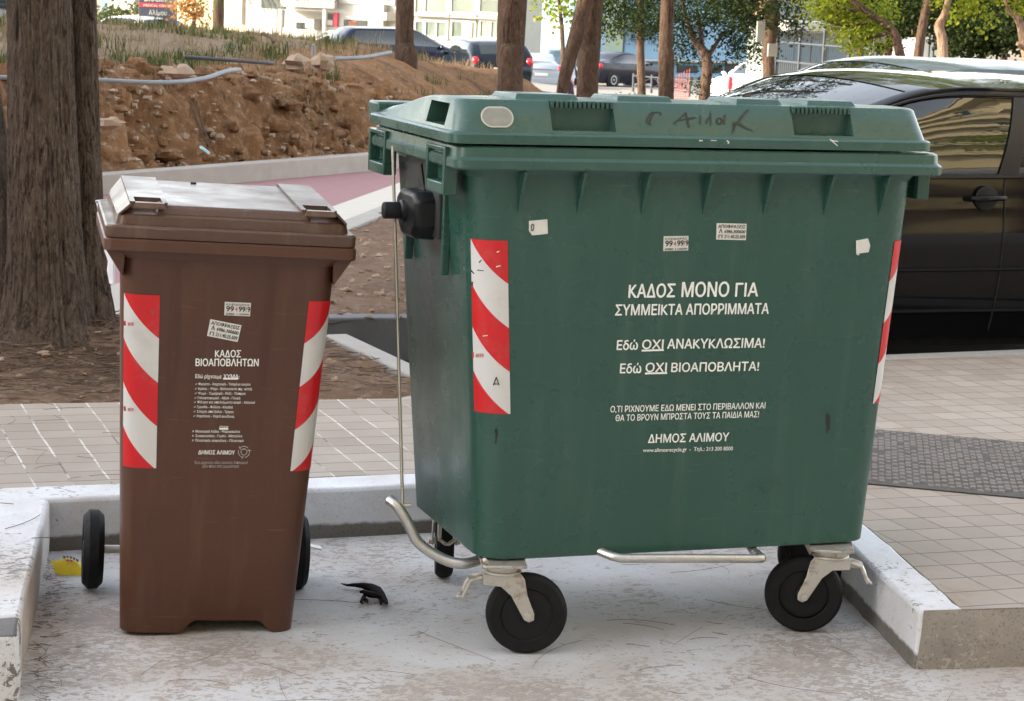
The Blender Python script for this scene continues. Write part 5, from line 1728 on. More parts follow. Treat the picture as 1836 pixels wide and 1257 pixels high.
# palm beside the autumn bush
random.seed(8)
p = at(392, 6, 58)
root = thing('palm_tree', 'palm with arching fronds left of the white office building', 'tree', (p.x, p.y, terrain(p.x, p.y)))
o_ = Vector((p.x, p.y, terrain(p.x, p.y)))
mb = MB(); trunk_mesh(mb, [Vector((0, 0, 0)), Vector((0, 0, (p.z - o_.z) * .6)), p - o_ + Vector((0, 0, .5))], [.2, .17, .15], 14, 6, .05); obj('trunk', mb, 'bark', root, ang=60)
for k in range(15):
    a = 6.283 * k / 15 + random.uniform(-.2, .2)
    L = random.uniform(1.3, 1.8)
    sp = []
    for i in range(9):
        u = i / 8
        sp.append(p - o_ + Vector((0, 0, .5)) + Vector((math.cos(a) * L * u, math.sin(a) * L * u, .55 * math.sin(u * 2.2) - .95 * u * u)))
    mb = MB(); mb.tube(sp, [.025 - .02 * i / 8 for i in range(9)], 5)
    for i in range(1, 9):
        for s in (-1, 1):
            for q in range(3):
                b0 = sp[i - 1].lerp(sp[i], q / 3)
                d = Vector((-math.sin(a), math.cos(a), 0)) * s * .32 * (1 - .5 * i / 8) + (sp[i] - sp[i - 1]) * 1.0 + Vector((0, 0, -.14))
                w = (sp[i] - sp[i - 1]) * .18
                mb.add([b0, b0 + w, b0 + d], [(0, 1, 2)])
    obj('frond', mb, 'bush_leaf' if k % 3 else 'grass_dry', root, ang=0)

# ==================================================================================================
#                                          CARS
# ==================================================================================================
def catmull(a, b, c, d, t):
    k = .42
    m1, m2 = (c - a) * k, (d - b) * k
    t2, t3 = t * t, t * t * t
    return (2 * t3 - 3 * t2 + 1) * b + (t3 - 2 * t2 + t) * m1 + (-2 * t3 + 3 * t2) * c + (t3 - t2) * m2
# station: x at belt, z belt, half width at belt, x at roof edge, z roof edge, half width at roof edge
HATCH = [(0, .60, .56, .03, .64, .46), (.10, .68, .76, .14, .74, .60), (.5, .80, .845, .5, .86, .68), (1.05, .90, .87, 1.12, .985, .68), (1.42, .935, .875, 1.95, 1.345, .76),
         (2.35, .955, .88, 2.45, 1.385, .785), (3.1, .975, .88, 3.05, 1.375, .775), (3.75, 1.0, .855, 3.62, 1.305, .73), (4.04, .98, .82, 3.98, 1.03, .72), (4.17, .74, .74, 4.17, .80, .58)]
HATCH2 = [(.30, .60, .56, .33, .64, .46), (.38, .68, .76, .42, .74, .60), (.66, .80, .845, .66, .86, .68)] + HATCH[3:]
SALOON = [(0, .58, .56, .03, .62, .46), (.10, .66, .76, .14, .72, .60), (.5, .78, .845, .5, .84, .68), (1.2, .88, .87, 1.27, .965, .68), (1.55, .91, .875, 2.1, 1.32, .68),
          (2.5, .935, .88, 2.6, 1.38, .70), (3.2, .95, .88, 3.05, 1.355, .69), (3.95, .985, .86, 3.75, 1.10, .62), (4.35, .985, .82, 4.33, 1.03, .68), (4.52, .76, .76, 4.53, .84, .62)]
ESTATE = [(0, .60, .56, .03, .64, .46), (.10, .68, .76, .14, .74, .60), (.5, .80, .845, .5, .86, .68), (1.15, .90, .87, 1.22, .985, .68), (1.55, .935, .875, 2.1, 1.39, .70),
          (2.5, .955, .88, 2.6, 1.44, .72), (3.5, .975, .88, 3.5, 1.43, .715), (4.25, 1.0, .86, 4.05, 1.39, .69), (4.48, .98, .83, 4.42, 1.05, .66), (4.6, .72, .76, 4.6, .80, .6)]
VAN = [(0, .70, .60, .03, .76, .5), (.12, .82, .80, .14, .88, .64), (.5, .95, .88, .5, 1.02, .70), (.85, 1.02, .90, .92, 1.12, .72), (1.2, 1.05, .90, 1.6, 1.72, .72),
       (2.2, 1.08, .90, 2.3, 1.82, .74), (3.3, 1.08, .90, 3.3, 1.82, .74), (4.1, 1.08, .89, 4.02, 1.76, .73), (4.28, 1.05, .87, 4.24, 1.18, .76), (4.35, .70, .82, 4.35, .80, .72)]
def car_mesh(ST, detail):
    NS = len(ST)
    SU = 8 if detail else 4
    Q, V, Wn = (8, 10, 10) if detail else (4, 5, 5)
    def st(u):
        i = min(int(u), NS - 2); t = u - i
        a, b, c, d = ST[max(i - 1, 0)], ST[i], ST[i + 1], ST[min(i + 2, NS - 1)]
        return [catmull(a[k], b[k], c[k], d[k], t) for k in range(6)]
    def pt(u, part, f, s):
        xb, zb, wb, xt, zt, wt = st(u)
        if part == 0:                       # sill up to belt
            z = .22 + (zb - .22) * f
            w = wb - .05 * (1 - f) ** 2 + .035 * math.sin(math.pi * f) 
            return Vector((xb, s * w, z))
        if part == 1:                       # belt up to roof edge
            x = xb + (xt - xb) * f
            z = zb + (zt - zb) * f
            w = wb + (wt - wb) * f + .035 * math.sin(math.pi * f) * min(1, (zt - zb) / .3)
            return Vector((x, s * w, z))
        y = wt * f                          # roof edge to centre line (f 1 at edge)
        cr = .045 if zt > 1.2 else .03
        return Vector((xt - .05 * (1 - f * f) * (1 if u < NS / 2 else -1), s * y, zt + cr * (1 - f * f)))
    return st, pt, NS, SU, Q, V, Wn
def car(name, label, ST, paintm, loc, yaw, detail=False, glass='car_glass', group=None, scale=1.0, plate=True, rw=.31):
    st, pt, NS, SU, Q, V, Wn = car_mesh(ST, detail)
    root = thing(name, label, 'car', loc, (0, 0, yaw), group)
    if scale != 1: root.scale = (scale,) * 3
    rf = 4                                   # station of the roof front
    rr_ = 7                                  # station of the roof rear
    mb = MB()
    win = {'windscreen': MB(), 'rear_window': MB(), 'side_window': [MB(), MB(), MB(), MB()]}
    def emit(target, u0, u1, part, f0, f1, s, off=0):
        a, b, c, d = pt(u0, part, f0, s), pt(u1, part, f0, s), pt(u1, part, f1, s), pt(u0, part, f1, s)
        if off:
            n_ = (b - a).cross(d - a)
            if n_.length < 1e-9: n_ = (c - b).cross(d - c)
            n_.normalize()
            if n_.y * s < 0 and part < 2: n_ = -n_
            if part == 2 and n_.z < 0: n_ = -n_
            a, b, c, d = (p - n_ * off for p in (a, b, c, d))
        target.add([a, b, c, d], [(0, 1, 2, 3)])
    nu = (NS - 1) * SU
    for s in (-1, 1):
        for k in range(nu):
            u0, u1 = k / SU, (k + 1) / SU
            um = (u0 + u1) / 2
            for q in range(Q): emit(mb, u0, u1, 0, q / Q, (q + 1) / Q, s)
            for v in range(V):
                f0, f1 = v / V, (v + 1) / V
                f0 = f0 if v else 0
                g0, g1 = max(f0, 0), f1
                a_, b_ = .09, .90
                isw = 3.25 <= um <= 6.85 and not (4.94 < um < 5.06)
                wi = 0 if um < 5 else 1
                if isw and v == 0:
                    emit(mb, u0, u1, 1, 0, a_, s); emit(win['side_window'][wi * 2 + (s > 0)], u0, u1, 1, a_, f1, s, .005)
                elif isw and v == V - 1:
                    emit(win['side_window'][wi * 2 + (s > 0)], u0, u1, 1, f0, b_, s, .005); emit(mb, u0, u1, 1, b_, 1, s)
                elif isw:
                    emit(win['side_window'][wi * 2 + (s > 0)], u0, u1, 1, f0, f1, s, .005)
                else:
                    emit(mb, u0, u1, 1, f0, f1, s)
            for w in range(Wn):
                f0, f1 = w / Wn, (w + 1) / Wn
                if 3.05 < um < 3.97 and f1 <= .901: emit(win['windscreen'], u0, u1, 2, f0, f1, s, .004)
                elif 7.05 < um < 7.95 and f1 <= .901: emit(win['rear_window'], u0, u1, 2, f0, f1, s, .004)
                else: emit(mb, u0, u1, 2, f0, f1, s)
    for u, flip in ((0, 1), (NS - 1, -1)):
        rowL = [pt(u, 0, q / Q, -1) for q in range(Q + 1)] + [pt(u, 1, v / V, -1) for v in range(1, V + 1)] + [pt(u, 2, 1 - w / Wn, -1) for w in range(1, Wn + 1)]
        rowR = [Vector((p.x, -p.y, p.z)) for p in rowL]
        for i in range(len(rowL) - 1):
            bx = .05 * flip
            mb.add([rowL[i], rowR[i], rowR[i + 1], rowL[i + 1]], [(0, 1, 2, 3)])
    # merge doubles for smooth shading
    o = obj('body', mb, paintm, root, ang=0)
    def weld(o_, ang):
        bm = bmesh.new(); bm.from_mesh(o_.data)
        bmesh.ops.remove_doubles(bm, verts=bm.verts, dist=.0008)
        bmesh.ops.dissolve_degenerate(bm, dist=.0005, edges=bm.edges)
        bm.to_mesh(o_.data); bm.free(); smooth(o_.data, ang)
    weld(o, 40)
    for nm in ('windscreen', 'rear_window'):
        w_ = obj(nm, win[nm], glass, root, ang=0); weld(w_, 60)
    for m_ in win['side_window']:
        w_ = obj('side_window', m_, glass, root, ang=0); weld(w_, 60)
    L = ST[-1][0]
    # underside and arches
    mb = MB(); mb.box(.25, L - .25, -.74, .74, .17, .40); obj('underside', mb, 'dark_gap', root)
    for x in (ST[2][0] + .28, L - .78):
        for s in (-1, 1):
            wb = .87
            mb = MB()
            mb.lathe([(rw + .055, s * (wb - .10)), (rw + .055, s * (wb + .012)), (rw + .03, s * (wb + .016))], (x, 0, rw), 'Y', 28)
            obj('wheel_arch', mb, 'dark_gap', root)
            mb = MB()
            mb.lathe([(rw * .62, s * (wb - .10)), (rw, s * (wb - .08)), (rw, s * (wb + .020)), (rw * .95, s * (wb + .032)), (rw * .64, s * (wb + .032))], (x, 0, rw), 'Y', 30)
            wh = obj('wheel', mb, 'rubber', root, ang=40)
            mb = MB()
            mb.lathe([(rw * .63, s * (wb + .026)), (rw * .60, s * (wb + .034)), (.05, s * (wb + .028)), (.03, s * (wb + .04))], (x, 0, rw), 'Y', 24)
            obj('wheel_rim', mb, 'rim', wh)
    # lamps, plates, mirrors, handles
    for s in (-1, 1):
        mb = MB(); mb.ball((ST[1][0] + .02, s * .60, .66), (.10, .13, .065), 12, 8); obj('headlamp', mb, 'lamp_clear', root)
        zt = ST[-2][1] - .12
        mb = MB(); mb.ball((L - .10, s * (ST[-2][2] - .09), zt), (.11, .11, .13), 14, 8); obj('tail_lamp', mb, 'lamp_red', root)
        mb = MB(); mb.ball((1.48, s * .97, .98), (.07, .10, .065), 10, 7); mb.box(1.46, 1.50, min(s * .86, s * .92), max(s * .86, s * .92), .955, .975); obj('wing_mirror', mb, paintm, root)
        for hx in (2.28, 3.15):
            if detail and s < 0 and hx < 3: continue
            y = s * .90
            mb = MB(); mb.box(hx - .09, hx + .09, y - .018, y + .018, .835, .86); obj('door_handle', mb, paintm if not detail else 'seal', root, bevel=.008)
    if plate:
        mb = MB(); mb.box(L - .01, L + .012, -.26, .26, .60, .71); obj('number_plate', mb, 'plate', root, bevel=.003)
        mb = MB(); mb.box(-.012, .01, -.26, .26, .42, .53); obj('number_plate', mb, 'plate', root, bevel=.003)
    mb = MB(); mb.box(L - .10, L + .015, -.70, .70, .30, .52); obj('bumper', mb, paintm, root, bevel=.03, seg=3)
    return root, pt

def put_car(name, label, ST, paintm, px, py, t_, heading, **kw):
    """px, py = middle of the car at wheel level; heading of the nose in degrees (0 = +x)"""
    p = at(px, py, t_)
    yaw = R(heading + 180)
    L = ST[-1][0]
    d = Vector((math.cos(yaw), math.sin(yaw), 0))
    loc = p - d * (L / 2)
    return car(name, label, ST, paintm, loc, yaw, **kw)

# the black hatchback parked across the pavement
kcar, kpt = car('black_hatchback', 'glossy black hatchback parked close behind the green container, reflecting a sunlit building', HATCH2, 'car_black', (1.265, 4.34, -.052), R(.5), detail=True)
kcar.scale = (1, 1, .952)
def on_side(u, part, f, off=.002):
    p = kpt(u, part, f, -1)
    a = kpt(u + .02, part, f, -1) - p; b = kpt(u, part, min(1, f + .02), -1) - kpt(u, part, max(0, f - .02), -1)
    n_ = a.cross(b).normalized()
    if n_.y > 0: n_ = -n_
    return p + n_ * off
def seam(pts, w, mat, name):
    mb = MB(); mb.tube(pts, w, 6); return obj(name, mb, mat, kcar)
seam([on_side(5.0, 0, f) for f in [.05 * i for i in range(1, 21)]] + [on_side(5.0, 1, .04 * i) for i in range(1, 3)], .0042, 'dark_gap', 'door_seam')
seam([on_side(3.6 + .0 * f, 0, f) for f in [.05 * i for i in range(1, 20)]], .0042, 'dark_gap', 'door_seam')
seam([on_side(6.35 + .25 * f, 0, f) for f in [.05 * i for i in range(1, 20)]], .0042, 'dark_gap', 'door_seam')
seam([on_side(3.2 + .1 * i, 1, .07, .004) for i in range(37)], .011, 'seal', 'belt_strip')
seam([on_side(3.3 + .1 * i, 1, .925, .003) for i in range(36)], .007, 'seal', 'window_seal')
seam([on_side(3.3 + .1 * i, 0, .46, .003) for i in range(36)], .010, 'car_black', 'rubbing_strip')
seam([on_side(3.3 + .1 * i, 0, .19, .003) for i in range(36)], .010, 'car_black', 'sill_strip')
seam([on_side(3.2 + .1 * i, 1, .985, .0) for i in range(40)], .009, 'car_black', 'roof_gutter')
# door pillar trim between the side windows
mb = MB()
a0, a1 = [on_side(4.94, 1, .09 + .0815 * i, .004) for i in range(11)], [on_side(5.08, 1, .09 + .0815 * i, .004) for i in range(11)]
mb.loft([a0, a1], False, False, closed=False)
obj('door_pillar', mb, 'seal', kcar)
# round handle recess with a pull
hp = on_plane(1771, 357, kcar.location + Vector((0, -.905, 0)), Vector((0, 1, 0)))
hl = hp - kcar.location
hl.z /= .952
mb = MB(); mb.lathe([(.0, -.004), (.050, -.004), (.055, -.001), (.058, .004)], (hl.x, hl.y + .0, hl.z), 'Y', 28); obj('handle_recess', mb, 'dark_gap', kcar)
mb = MB(); mb.tube([(hl.x - .085, hl.y - .012, hl.z), (hl.x - .05, hl.y - .03, hl.z + .003), (hl.x + .03, hl.y - .032, hl.z + .005), (hl.x + .085, hl.y - .012, hl.z + .004)], [.012, .014, .014, .012], 10); obj('door_handle', mb, 'car_black', kcar)

car('grey_hatchback', 'steel grey car whose roof shows beyond the black hatchback', HATCH2, 'car_steel', (3.05, 7.25, -.05), R(.5), detail=True)[0].scale = (1, 1, .955)

# cars farther down the road
PG1, PG2 = 'cars parked down the road', 'cars parked far up the road'
put_car('estate_car', 'dark navy estate car behind the crest of the bank with dry grass before it', ESTATE, 'car_navy', 722, 143, 60, 2, group=PG1)
put_car('rear_hatchback', 'dark hatchback with a large red tail lamp left of the stout pine trunk', HATCH, 'car_dark', 866, 163, 57, 86, glass='car_glass', group=PG1)
put_car('silver_saloon', 'silver saloon seen from behind with small rear spoiler between two trunks', SALOON, 'car_silver', 952, 159, 83, 80, glass='car_glass', group=PG1)
put_car('grey_hatchback', 'pale blue grey car behind the silver saloon, half hidden by the leaning trunk', HATCH, 'car_blue_grey', 1003, 141, 98, 80, glass='car_glass_pale', group=PG1)
put_car('dark_saloon', 'dark saloon with white plate and chrome strip parked right of the upright pine', SALOON, 'car_purple', 1112, 155, 87, 28, group=PG1)
put_car('white_saloon', 'white car seen small behind the pine with the tied notice', SALOON, 'car_white', 1356, 182, 76, 215, glass='car_glass', group=PG1)
put_car('white_hatchback', 'white car with tall tail lamps parked farthest up, left of the leaning trunk', HATCH, 'car_white', 992, 101, 125, 74, group=PG2)
put_car('white_hatchback', 'white car farthest up the road, mostly behind the leaning trunk', HATCH, 'car_white', 1036, 100, 125, 74, group=PG2)
put_car('sunlit_van', 'white van gleaming in full sun at the edge of the stout pine trunk', VAN, 'car_white', 945, 104, 122, 74, group=PG2, scale=.9)
put_car('small_dark_car', 'small dark car with greenish rear glass below the gleaming white van', HATCH, 'car_dark', 958, 124, 108, 74, glass='car_glass_pale', group=PG2)
put_car('white_hatchback', 'white hatchback showing its roof above the grassy bank by the clinic sign', HATCH, 'car_white', 278, 112, 65, 40, group=PG1)
put_car('white_coupe', 'white car low behind the grass in front of the office block', SALOON, 'car_white', 592, 122, 80, 182, group=PG1)
put_car('dark_van', 'dark van at the left edge behind the thick old tree', VAN, 'car_navy', -40, 130, 42, 20, group=PG1)

# ==================================================================================================
#                                BUILDINGS, FENCES, SIGNS BEYOND
# ==================================================================================================
def hor(px): return 628.5 - FPX * math.tan(.1647) + (px - CX) * .0409
class Facade:
    """a building standing on a straight front from photo column pxl (distance tl) to pxr (distance tr)"""
    def __init__(s, name, label, pxl, tl, pxr, tr, zb, height, depth_, wall, cat='building'):
        a, b = at(pxl, 60, tl), at(pxr, 60, tr)
        s.a = Vector((a.x, a.y, zb)); s.b = Vector((b.x, b.y, zb))
        s.L = (s.b - s.a).length
        d = (s.b - s.a).normalized()
        s.d = d
        s.root = thing(name, label, cat, s.a, (0, 0, math.atan2(d.y, d.x)))
        s.h = height
        s.wall = wall
        mb = MB(); mb.box(0, s.L, 0, depth_, -1.0, height)
        s.body = obj('wall', mb, wall, s.root, bevel=.02)
        s.inv = (Matrix.Translation(s.a) @ Matrix.Rotation(math.atan2(d.y, d.x), 4, 'Z')).inverted()
        s.n = Vector((d.y, -d.x, 0))
    def loc(s, px, py):
        p = s.inv @ on_plane(px, py, s.a, s.n)
        return p.x, p.z
    def panel(s, name, pl, pr, mat, y0=-.06, y1=.02, parent=None, bevel=0):
        (x0, z1), (x1, z0) = s.loc(*pl), s.loc(*pr)
        mb = MB(); mb.box(min(x0, x1), max(x0, x1), y0, y1, min(z0, z1), max(z0, z1))
        return obj(name, mb, mat, parent or s.root, bevel=bevel)
    def window(s, pl, pr, glass, frame='frame_white', nx=1, ny=1, fw=.07):
        (x0, z1), (x1, z0) = s.loc(*pl), s.loc(*pr)
        x0, x1, z0, z1 = min(x0, x1), max(x0, x1), min(z0, z1), max(z0, z1)
        mb = MB()
        for i in range(nx + 1):
            x = x0 + (x1 - x0) * i / nx
            mb.box(x - fw / 2, x + fw / 2, -.09, .03, z0 - fw / 2, z1 + fw / 2)
        for j in range(ny + 1):
            z = z0 + (z1 - z0) * j / ny
            for i in range(nx):
                mb.box(x0 + (x1 - x0) * i / nx + fw / 2, x0 + (x1 - x0) * (i + 1) / nx - fw / 2, -.088, .03, z - fw / 2, z + fw / 2)
        w = obj('window', mb, frame, s.root)
        mb = MB()
        mb.box(x0, x1, -.03, -.012, z0, z1)
        obj('pane', mb, glass, w)
        return w

# white office block with sign and carport
F = Facade('office_block', 'white office block with lettered sign board and canopy on thin posts', 440, 97, 735, 93, -1.0, 9, 4, 'wall_white')
F.panel('shutter', (470, -40), (512, 16), 'glass_dark', -.04)
F.panel('shutter', (472, 16), (508, 48), 'wall_grey', -.05)
F.panel('sign_board', (514, -20), (610, 16), 'wall_white', -.5, -.3, bevel=.02)
F.panel('doorway', (588, 24), (600, 48), 'glass_dark', -.05); F.panel('door', (600, 23), (607, 48), 'sign_red', -.10, bevel=.01)
F.panel('notice', (590, 36), (599, 46), 'wall_white', -.14, -.10)
F.panel('canopy', (524, 17), (606, 21), 'wall_white', -1.2, -.25, bevel=.02)
for px in (519, 528, 606): F.panel('post', (px - 1.6, 18), (px + 1.6, 62), 'frame_white', -1.2, -1.08)
F.panel('dark_bay', (532, 40), (552, 52), 'glass_dark', -.05); F.panel('white_box', (560, 34), (576, 52), 'wall_white', -.6, -.05, bevel=.02)
F.window((614, -40), (706, 6), 'glass_dark', nx=2, fw=.18)
F.panel('garage_opening', (617, 35), (658, 53), 'glass_dark', -.04); F.panel('garage_door', (626, 37), (640, 50), 'brick_red', -.06)
F.panel('white_bay', (668, 7), (694, 55), 'wall_white', -.35, -.02, bevel=.02); F.window((671, 11), (692, 22), 'glass_green', fw=.1)
F.panel('awning', (697, 22), (712, 38), 'wall_white', -.9, -.1, bevel=.03)
def facade_text(F, body_, pl, pr, cap, mat, off, name):
    mb = MB()
    P0, P1 = on_plane(pl[0], pl[1], F.a + F.n * off, F.n), on_plane(pr[0], pr[1], F.a + F.n * off, F.n)
    put_text(mb, body_, F.inv @ P0, F.inv @ P1, Vector((0, 0, 1)), cap, Vector((0, -1, 0)), .05, 0, .01)
    return obj(name, mb, mat, F.root, ang=0)
facade_text(F, 'BUSINESSCENTER', (530, 3.5), (596, 3.5), .17, 'sign_dark', .5, 'lettering')
(xa, za), _ = F.loc(600, 0), 0
mb = MB(); mb.tube([F.inv @ on_plane(x, y, F.a + F.n * .51, F.n) for x, y in ((601, -4), (603, -1), (602, 2), (599, 5))], .03, 6); obj('logo_curve', mb, 'sign_dark', F.root)

# glass fronted showroom
F = Facade('glass_showroom', 'glass fronted showroom with thick white mullions behind the pine trunks', 742, 92, 905, 89.5, -1.2, 8.5, 3, 'wall_white')
F.panel('dark_interior', (744, -60), (902, 27), 'glass_green', -.03); F.panel('dark_interior', (744, 36), (902, 70), 'glass_green', -.03)
F.panel('floor_band', (742, 27), (905, 36), 'wall_white', -.35, -.04, bevel=.02)
for a_, b_ in ((746, 757), (764, 803), (811, 853), (862, 900)):
    F.window((a_, -50), (b_, 26), 'glass_green', nx=1, ny=1, fw=.14)
for a_, b_ in ((746, 761), (764, 803), (811, 853), (862, 900)):
    F.window((a_, 37), (b_, 70), 'glass_green', nx=2 if b_ - a_ > 30 else 1, fw=.09)
F.panel('poster_red', (832, 36), (852, 68), 'brick_red', -.05); F.panel('poster_white', (834, 41), (848, 66), 'wall_white', -.09, -.05)

# pale beige building up the road
F = Facade('beige_building', 'beige building with a dark window strip above the white vans', 925, 142, 1105, 146, -.6, 9, 10, 'wall_beige')
F.panel('cornice', (925, 6), (1105, 30), 'wall_white', -.5, 0, bevel=.03)
F.window((945, 42), (957, 49), 'glass_dark', 'frame_dark', fw=.06)
F.panel('shutter', (970, 36), (1012, 58), 'wall_grey', -.06)
# pale blue house behind the pines
F = Facade('blue_house', 'pale blue rendered house with shuttered windows and mint corner behind the pines', 1096, 99, 1420, 104, -1.9, 8, 9, 'wall_blue')
F.panel('mint_corner', (1090, -20), (1108, 150), 'wall_mint', -.25, .02)
F.panel('drain_pipe', (1111, -20), (1115, 120), 'frame_dark', -.16, -.02)
for a_, b_ in ((1117, 1134), (1135, 1157), (1166, 1176), (1236, 1262)):
    F.window((a_, 48), (b_, 77), 'glass_blue', 'wall_blue', fw=.07)
F.panel('ledge', (1142, 109), (1420, 113), 'frame_white', -.5, 0, bevel=.02)
for a_, b_ in ((1146, 1166), (1214, 1250), (1280, 1294)): F.panel('dark_opening', (a_, 117), (b_, 131), 'glass_dark', -.05)
F.panel('garage_door', (1300, 114), (1333, 140), 'glass_dark', -.06)
F.panel('low_garden_wall', (1205, 131), (1330, 150), 'wall_blue', -2.6, -2.3, bevel=.03)
# long low building with canopy at the right
F = Facade('canopy_building', 'low grey building with a white canopy edge and red brick storey above', 1380, 70, 1560, 71.5, -1.4, 4.6, 1.5, 'wall_grey')
F.panel('canopy_edge', (1380, 35), (1560, 62), 'wall_white', -1.2, .1, bevel=.05)
F.panel('canopy_lip', (1380, 51), (1560, 58), 'frame_white', -1.4, -1.2, bevel=.02)
F.panel('brick_storey', (1380, -30), (1560, 34), 'brick_red', .2, 1.0)
for px in (1395, 1424, 1455, 1485): F.panel('window_strip', (px, 70), (px + 24, 112), 'glass_blue', -.06)
# tall bar fence in front of it
a, b = at(1392, 118, 60), at(1570, 118, 54)
d = (b - a); L = d.length; d.normalize()
root = thing('bar_fence', 'tall dark metal bar fence in front of the canopy building', 'fence', a, (0, 0, math.atan2(d.y, d.x)))
mb = MB()
k = int(L / .14)
for i in range(k): mb.tube([(i * .14, 0, -.4), (i * .14, 0, 1.05)], .011, 5)
obj('bars', mb, 'frame_dark', root)
mb = MB(); mb.box(0, L, -.03, .03, .12, .17); obj('rail', mb, 'frame_dark', root)
mb = MB(); mb.box(0, L, -.031, .031, .66, .70); obj('rail', mb, 'frame_dark', root)
for i in range(5): 
    mb = MB(); mb.box(L * i / 4 - .04, L * i / 4 + .04, -.045, .045, -.5, 1.1); obj('post', mb, 'frame_dark', root)
# railing along the road
a, b = at(1135, 158, 60), at(1345, 160, 56)
d = (b - a); L = d.length; d.normalize()
root = thing('road_railing', 'low dark railing with crossed bars along the far road', 'railing', a, (0, 0, math.atan2(d.y, d.x)))
n_ = 6
for i in range(n_ + 1):
    mb = MB(); mb.box(L * i / n_ - .025, L * i / n_ + .025, -.025, .025, -.1, .42); obj('post', mb, 'frame_dark', root)
for z in (.02, .34):
    mb = MB(); mb.box(0, L, -.02, .02, z, z + .03); obj('rail', mb, 'frame_dark', root)
for i in range(n_):
    x0, x1 = L * i / n_, L * (i + 1) / n_
    mb = MB(); mb.tube([(x0, 0, .04), (x1, .0, .34)], .012, 5); obj('brace', mb, 'frame_dark', root)
    mb = MB(); mb.tube([(x0, .03, .34), (x1, .03, .04)], .012, 5); obj('brace', mb, 'frame_dark', root)
# orange net round a pit
p = at(1216, 190, 46)
mb = MB()
for i in range(9): mb.box(-.26 + .06 * i, -.252 + .06 * i, -.004, .004, 0, .58 + .03 * i)
for j in range(14): mb.box(-.26, .24, -.0035, .0035, .04 * j, .04 * j + .010)
tag(obj('safety_net', mb, 'net', loc=p), 'scrap of orange plastic safety net by the thin pine trunk', 'net')
# red bollard
p = at(1308, 160, 55)
mb = MB(); mb.lathe([(.075, 0), (.075, .26), (.06, .31), (.02, .33)], (0, 0, 0), 'Z', 16)
tag(obj('red_bollard', mb, 'hydrant', loc=p), 'small red bollard left of the small white car', 'bollard')
# notices on the pine trunk and the sign board
def board(name, label, pl, pr, t_, mat, cat='sign', parent_pole=None, text=None):
    a, b = at(*pl, t_), at(*pr, t_)
    root = thing(name, label, cat, at((pl[0] + pr[0]) / 2, pr[1], t_))
    mb = MB()
    c = root.location
    mb.box(min(a.x, b.x) - c.x, max(a.x, b.x) - c.x, -.015, .015, b.z - c.z, a.z - c.z)
    obj('panel', mb, mat, root, bevel=.004)
    return root, a - c, b - c
board('tree_notice', 'white upper notice tied to the pine trunk', (1354, 38), (1371, 76), 32.4, 'wall_white')
board('tree_notice', 'white square lower notice beside the pine trunk', (1374, 78), (1394, 102), 32.7, 'wall_white')
root, a, b = board('notice_board', 'small white notice board on a thin dark post among the sunlit boughs', (1567, 63), (1590, 77), 30, 'wall_white')
mb = MB(); mb.tube([(a.x - .015, .0, a.z + .02), (a.x - .015, .0, a.z - .9)], .014, 8); obj('post', mb, 'frame_dark', root)
for k in range(3):
    mb = MB(); mb.box(a.x * .8, b.x * .8, -.019, -.016, a.z - .025 - .03 * k, a.z - .017 - .03 * k); obj('text_line', mb, 'sign_dark', root)
# parked white-blue trailer seen between the trunks
p = at(1668, 92, 40)
root = thing('white_van', 'white panelled van tail glimpsed between two trunks', 'van', p)
mb = MB(); mb.box(-.16, .16, 0, 1.2, -.2, .24); obj('body', mb, 'car_white', root, bevel=.02)
for x in (-.035, .06):
    mb = MB(); mb.box(x, x + .02, -.012, .0, -.15, .235); obj('dark_stripe', mb, 'car_navy', root)
# clinic sign
a, b = at(249, -60, 64), at(318, 70, 64)
c = at(283, 60, 64)
root = thing('clinic_sign', 'slate grey clinic sign with a crimson band behind the white hatchback', 'sign', c)
def sz(px, py): return at(px, py, 64) - c
x0, x1 = sz(249, 10).x, sz(318, 10).x
yaw_dx = Vector((RGT.x, RGT.y, 0)).normalized()
root.rotation_euler = (0, 0, math.atan2(yaw_dx.y, yaw_dx.x))
w = 68 / FPX * 64
zz = lambda py: (at(283, py, 64) - c).z
mb = MB(); mb.box(-w / 2, w / 2, -.06, .06, zz(70), zz(-60)); obj('panel', mb, 'sign_dark', root, bevel=.01)
mb = MB(); mb.box(-w / 2 + .003, w / 2 - .003, -.066, -.05, zz(13), zz(6)); obj('red_band', mb, 'sign_red', root)
for nm, txt, l, r, base_, cap, m_ in (('lettering', 'Bioclinic', -.36, .36, 3.0, .30, 'wall_white'), ('small_lettering', 'MEDICAL CENTER', -.38, .38, 12, .065, 'wall_cream'), ('lettering', 'Αλίμου', -.24, .24, 27, .15, 'wall_white')):
    mb = MB()
    put_text(mb, txt, Vector((l * w, -.067, zz(base_))), Vector((r * w, -.067, zz(base_))), Vector((0, 0, 1)), cap, Vector((0, -1, 0)), .06, 0, .004)
    obj(nm, mb, m_, root, ang=0)
mb = MB(); mb.box(-.08, .08, -.04, .04, zz(70) - 2.0, zz(70)); obj('post', mb, 'frame_dark', root)
# cream building at the far left
F = Facade('cream_house', 'sunlit cream house with pale posts behind the autumn bush', 180, 122, 470, 117, -.5, 9, 5, 'wall_cream')
for px in (438, 458): F.panel('pillar', (px - 4, -40), (px + 4, 44), 'frame_white', -.5, -.1, bevel=.02)
F.panel('dark_opening', (424, 2), (434, 44), 'wall_grey', -.05); F.panel('dark_opening', (444, -10), (453, 44), 'wall_grey', -.05); F.panel('window_strip', (182, -20), (196, 24), 'glass_blue', -.05); F.panel('white_wing', (200, -40), (248, 22), 'wall_white', -.4, 0)

